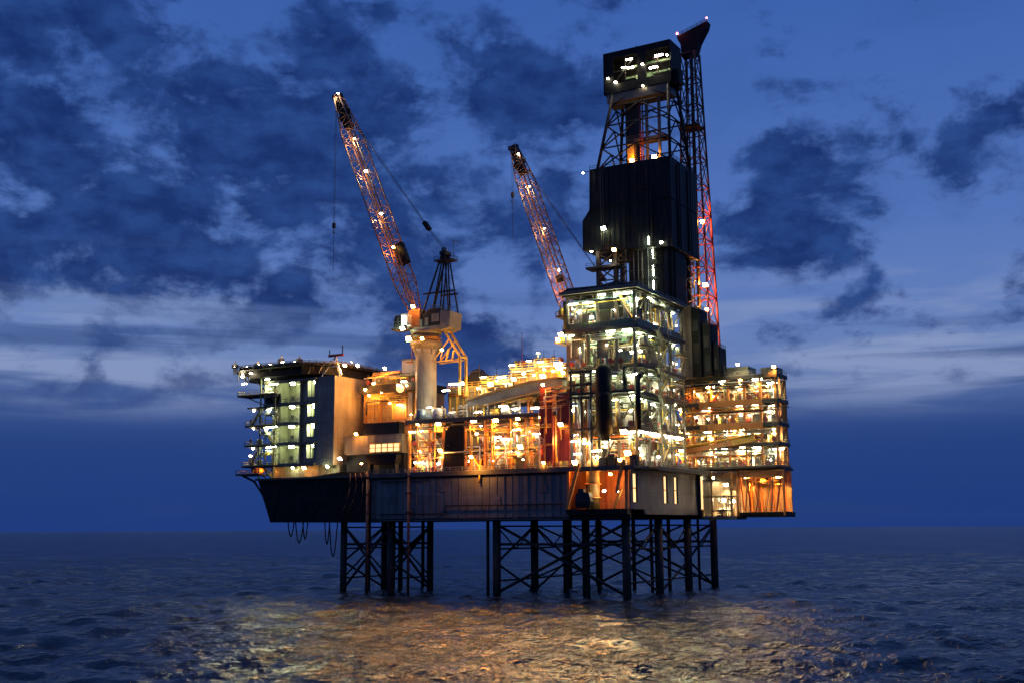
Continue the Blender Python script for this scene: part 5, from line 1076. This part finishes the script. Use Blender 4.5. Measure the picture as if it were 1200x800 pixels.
# ================================================================== WORLD, CAMERA, SUN
w = bpy.data.worlds.new('World'); SC.world = w; w.use_nodes = True
nt = w.node_tree; N, L = nt.nodes, nt.links; N.clear()
out = N.new('ShaderNodeOutputWorld'); bg = N.new('ShaderNodeBackground'); L.new(bg.outputs[0], out.inputs[0])
tc = N.new('ShaderNodeTexCoord'); sp = N.new('ShaderNodeSeparateXYZ'); L.new(tc.outputs['Generated'], sp.inputs[0])
def mth(op, a, b=None, c=None, clamp=False):
    n = N.new('ShaderNodeMath'); n.operation = op; n.use_clamp = clamp
    for i, x in enumerate((a, b, c)):
        if x is None: continue
        if isinstance(x, (int, float)): n.inputs[i].default_value = x
        else: L.new(x, n.inputs[i])
    return n.outputs[0]
def sstep(x, a, b):
    n = N.new('ShaderNodeMapRange'); n.interpolation_type = 'SMOOTHSTEP'; n.inputs[1].default_value = a; n.inputs[2].default_value = b
    L.new(x, n.inputs[0]); return n.outputs[0]
def mixc(f, a, b, mode='MIX'):
    n = N.new('ShaderNodeMix'); n.data_type = 'RGBA'; n.blend_type = mode; n.clamp_factor = True
    if isinstance(f, (int, float)): n.inputs['Factor'].default_value = f
    else: L.new(f, n.inputs['Factor'])
    for k, x in (('A', a), ('B', b)):
        if isinstance(x, tuple): n.inputs[k].default_value = (*x, 1)
        else: L.new(x, n.inputs[k])
    return n.outputs['Result']
X, Y, Z = sp.outputs
r_ = mth('ADD', mth('MULTIPLY', X, .866), mth('MULTIPLY', Y, .5)); f_ = mth('ADD', mth('MULTIPLY', X, -.5), mth('MULTIPLY', Y, .866))
az = mth('ARCTAN2', r_, f_); el = mth('ARCSINE', Z)          # compass angle and height of a sky direction
E_ = mth('MULTIPLY', el, 1.35); A_ = mth('MULTIPLY', az, 1.35)
def noise(sx, sy, scale, detail=7, rough=.55, dist=.0, off=0.):
    cb = N.new('ShaderNodeCombineXYZ'); L.new(mth('MULTIPLY', A_, sx), cb.inputs[0]); L.new(mth('MULTIPLY', E_, sy), cb.inputs[1]); cb.inputs[2].default_value = off
    n = N.new('ShaderNodeTexNoise'); n.inputs['Scale'].default_value = scale; n.inputs['Detail'].default_value = detail; n.inputs['Roughness'].default_value = rough; n.inputs['Distortion'].default_value = dist
    L.new(cb.outputs[0], n.inputs['Vector']); return n.outputs['Fac']
def blob(a, e, ra, re):
    x = mth('DIVIDE', mth('SUBTRACT', A_, a), ra); y = mth('DIVIDE', mth('SUBTRACT', E_, e), re)
    return mth('SUBTRACT', 1., mth('ADD', mth('MULTIPLY', x, x), mth('MULTIPLY', y, y)), clamp=True)
ramp = N.new('ShaderNodeValToRGB'); L.new(mth('DIVIDE', E_, .8, clamp=True), ramp.inputs[0])
cr = ramp.color_ramp; cr.interpolation = 'B_SPLINE'
stops = [(0.,(.0105,.034,.165)),(.12,(.0135,.041,.165)),(.17,(.030,.066,.215)),(.225,(.115,.178,.365)),(.30,(.098,.165,.39)),(.42,(.07,.145,.395)),(.72,(.032,.09,.32)),(1.,(.03,.085,.32))]
cr.elements[0].position, cr.elements[0].color = stops[0][0], (*stops[0][1],1); cr.elements[1].position, cr.elements[1].color = stops[-1][0], (*stops[-1][1],1)
for p, c in stops[1:-1]: e = cr.elements.new(p); e.color = (*c, 1)
base = ramp.outputs[0]
# pale stratus streaks low down
st = noise(1.1, 8., 3.2, 6, .55, .4, 3.1)
band = mth('MULTIPLY', sstep(E_, .11, .17), mth('SUBTRACT', 1., sstep(E_, .2, .33)))
side = mth('ADD', blob(-.52,.19,.42,.16), blob(.42,.2,.5,.13))
pale = mth('MULTIPLY', mth('MULTIPLY', sstep(st, .42, .66), band), mth('ADD', .25, side), clamp=True)
base = mixc(mth('MULTIPLY', pale, .75), base, (.21,.27,.44))
# soft mottling of the high cloud veil
base = mixc(mth('MULTIPLY', sstep(noise(1., 1.6, 4.2, 8, .62, .2, 21.), .42, .66), mth('MULTIPLY', sstep(E_, .2, .34), .32)), base, (.03,.082,.27))
# dark clouds
n1 = noise(.95, 1.4, 7.5, 10, .6, .2, 2.4); n2 = noise(.95, 1.6, 17., 8, .6, .15, 7.7)
big = blob(-.30,.43,.52,.20); b2 = blob(.32,.335,.17,.065); b3 = blob(-.62,.56,.16,.10); b4 = blob(.05,.50,.22,.12); b5 = blob(-.05,.2,.18,.08); b6 = blob(.52,.40,.26,.12); b7 = blob(-.46,.285,.46,.10)
bias = mth('ADD', mth('ADD', mth('ADD', big, mth('MULTIPLY', b2, .9)), mth('ADD', b3, mth('MULTIPLY', b4, .5))), mth('ADD', mth('MULTIPLY', b5, .75), mth('ADD', mth('MULTIPLY', b6, .42), mth('MULTIPLY', b7, 1.15))))
den = mth('ADD', mth('ADD', mth('ADD', mth('MULTIPLY', n1, 1.25), -.235), mth('MULTIPLY', n2, .40)), mth('MULTIPLY', mth('MINIMUM', bias, 1.), .235))
cm = sstep(den, .62, .82)
cm = mth('MULTIPLY', cm, sstep(E_, .10, .2))
cloudc = mixc(sstep(n2, .35, .7), (.0055,.020,.105), (.016,.050,.19))
col = mixc(mth('MULTIPLY', cm, .95), base, cloudc)
st2 = noise(.9, 14., 2.2, 5, .5, .3, 9.)
wisp = mth('MULTIPLY', mth('MULTIPLY', sstep(noise(.9, 8., 2.4, 7, .55, .3, 14.), .46, .72), blob(-.38,.245,.34,.085)), 1.3, clamp=True)
col = mixc(mth('MULTIPLY', wisp, .42), col, (.15,.22,.42))
thin = mth('MULTIPLY', mth('MULTIPLY', sstep(st2, .5, .66), band), .6)
col = mixc(thin, col, (.02,.05,.165))
low = mth('MULTIPLY', mth('MULTIPLY', sstep(noise(1., 10., 3., 5, .5, 0, 5.), .45, .7), mth('SUBTRACT', 1., sstep(E_, .1, .16))), .35)
col = mixc(low, col, (.02,.042,.15))
# sunlight long gone: a trace of the physical sky over the painted dusk colours
sky = N.new('ShaderNodeTexSky'); sky.sky_type = 'NISHITA'; sky.sun_disc = False; sky.sun_elevation = R(-3); sky.sun_rotation = R(200)
col = mixc(.006, col, sky.outputs[0], 'ADD')
L.new(col, bg.inputs[0]); bg.inputs[1].default_value = 1.26
sun = bpy.data.lights.new('sun', 'SUN'); sun.energy = .02; sun.angle = R(40); sun.color = (.7,.8,1.)
so = bpy.data.objects.new('sun', sun); C.objects.link(so); so.location = (80,-100,200); so.rotation_euler = (R(50),0,R(20))

cam = bpy.data.cameras.new('camera'); cam.sensor_width = 36; cam.lens = 40.5; cam.clip_start = .5; cam.clip_end = 200000
co = bpy.data.objects.new('camera', cam); C.objects.link(co); co.location = (103.35,-229.,15.)
co.matrix_world = Matrix.Translation((103.35,-229.,15.)) @ Matrix.Rotation(R(30),4,'Z') @ Matrix.Rotation(R(90)+math.atan(219/1350),4,'X') @ Matrix.Rotation(R(-.36),4,'Z')
SC.camera = co
SC.view_settings.view_transform = 'Standard'; SC.view_settings.look = 'None'; SC.view_settings.exposure = 0; SC.view_settings.gamma = 1
SC.cycles.use_denoising = True; SC.cycles.max_bounces = 5; SC.cycles.diffuse_bounces = 3; SC.cycles.glossy_bounces = 2; SC.cycles.use_light_tree = True
SC.cycles.sample_clamp_indirect = 6; SC.cycles.caustics_reflective = False; SC.cycles.caustics_refractive = False
dup = [k for k, v in LABELS.items() if len(v) > 1]
if dup: print('DUPLICATE LABELS', dup[:8])
bad = [k for k in LABELS if not 4 <= len(k.split()) <= 16]
if bad: print('BAD LABELS', bad[:8])
print('LAMPS', NL[0], 'OBJECTS', len(bpy.data.objects))
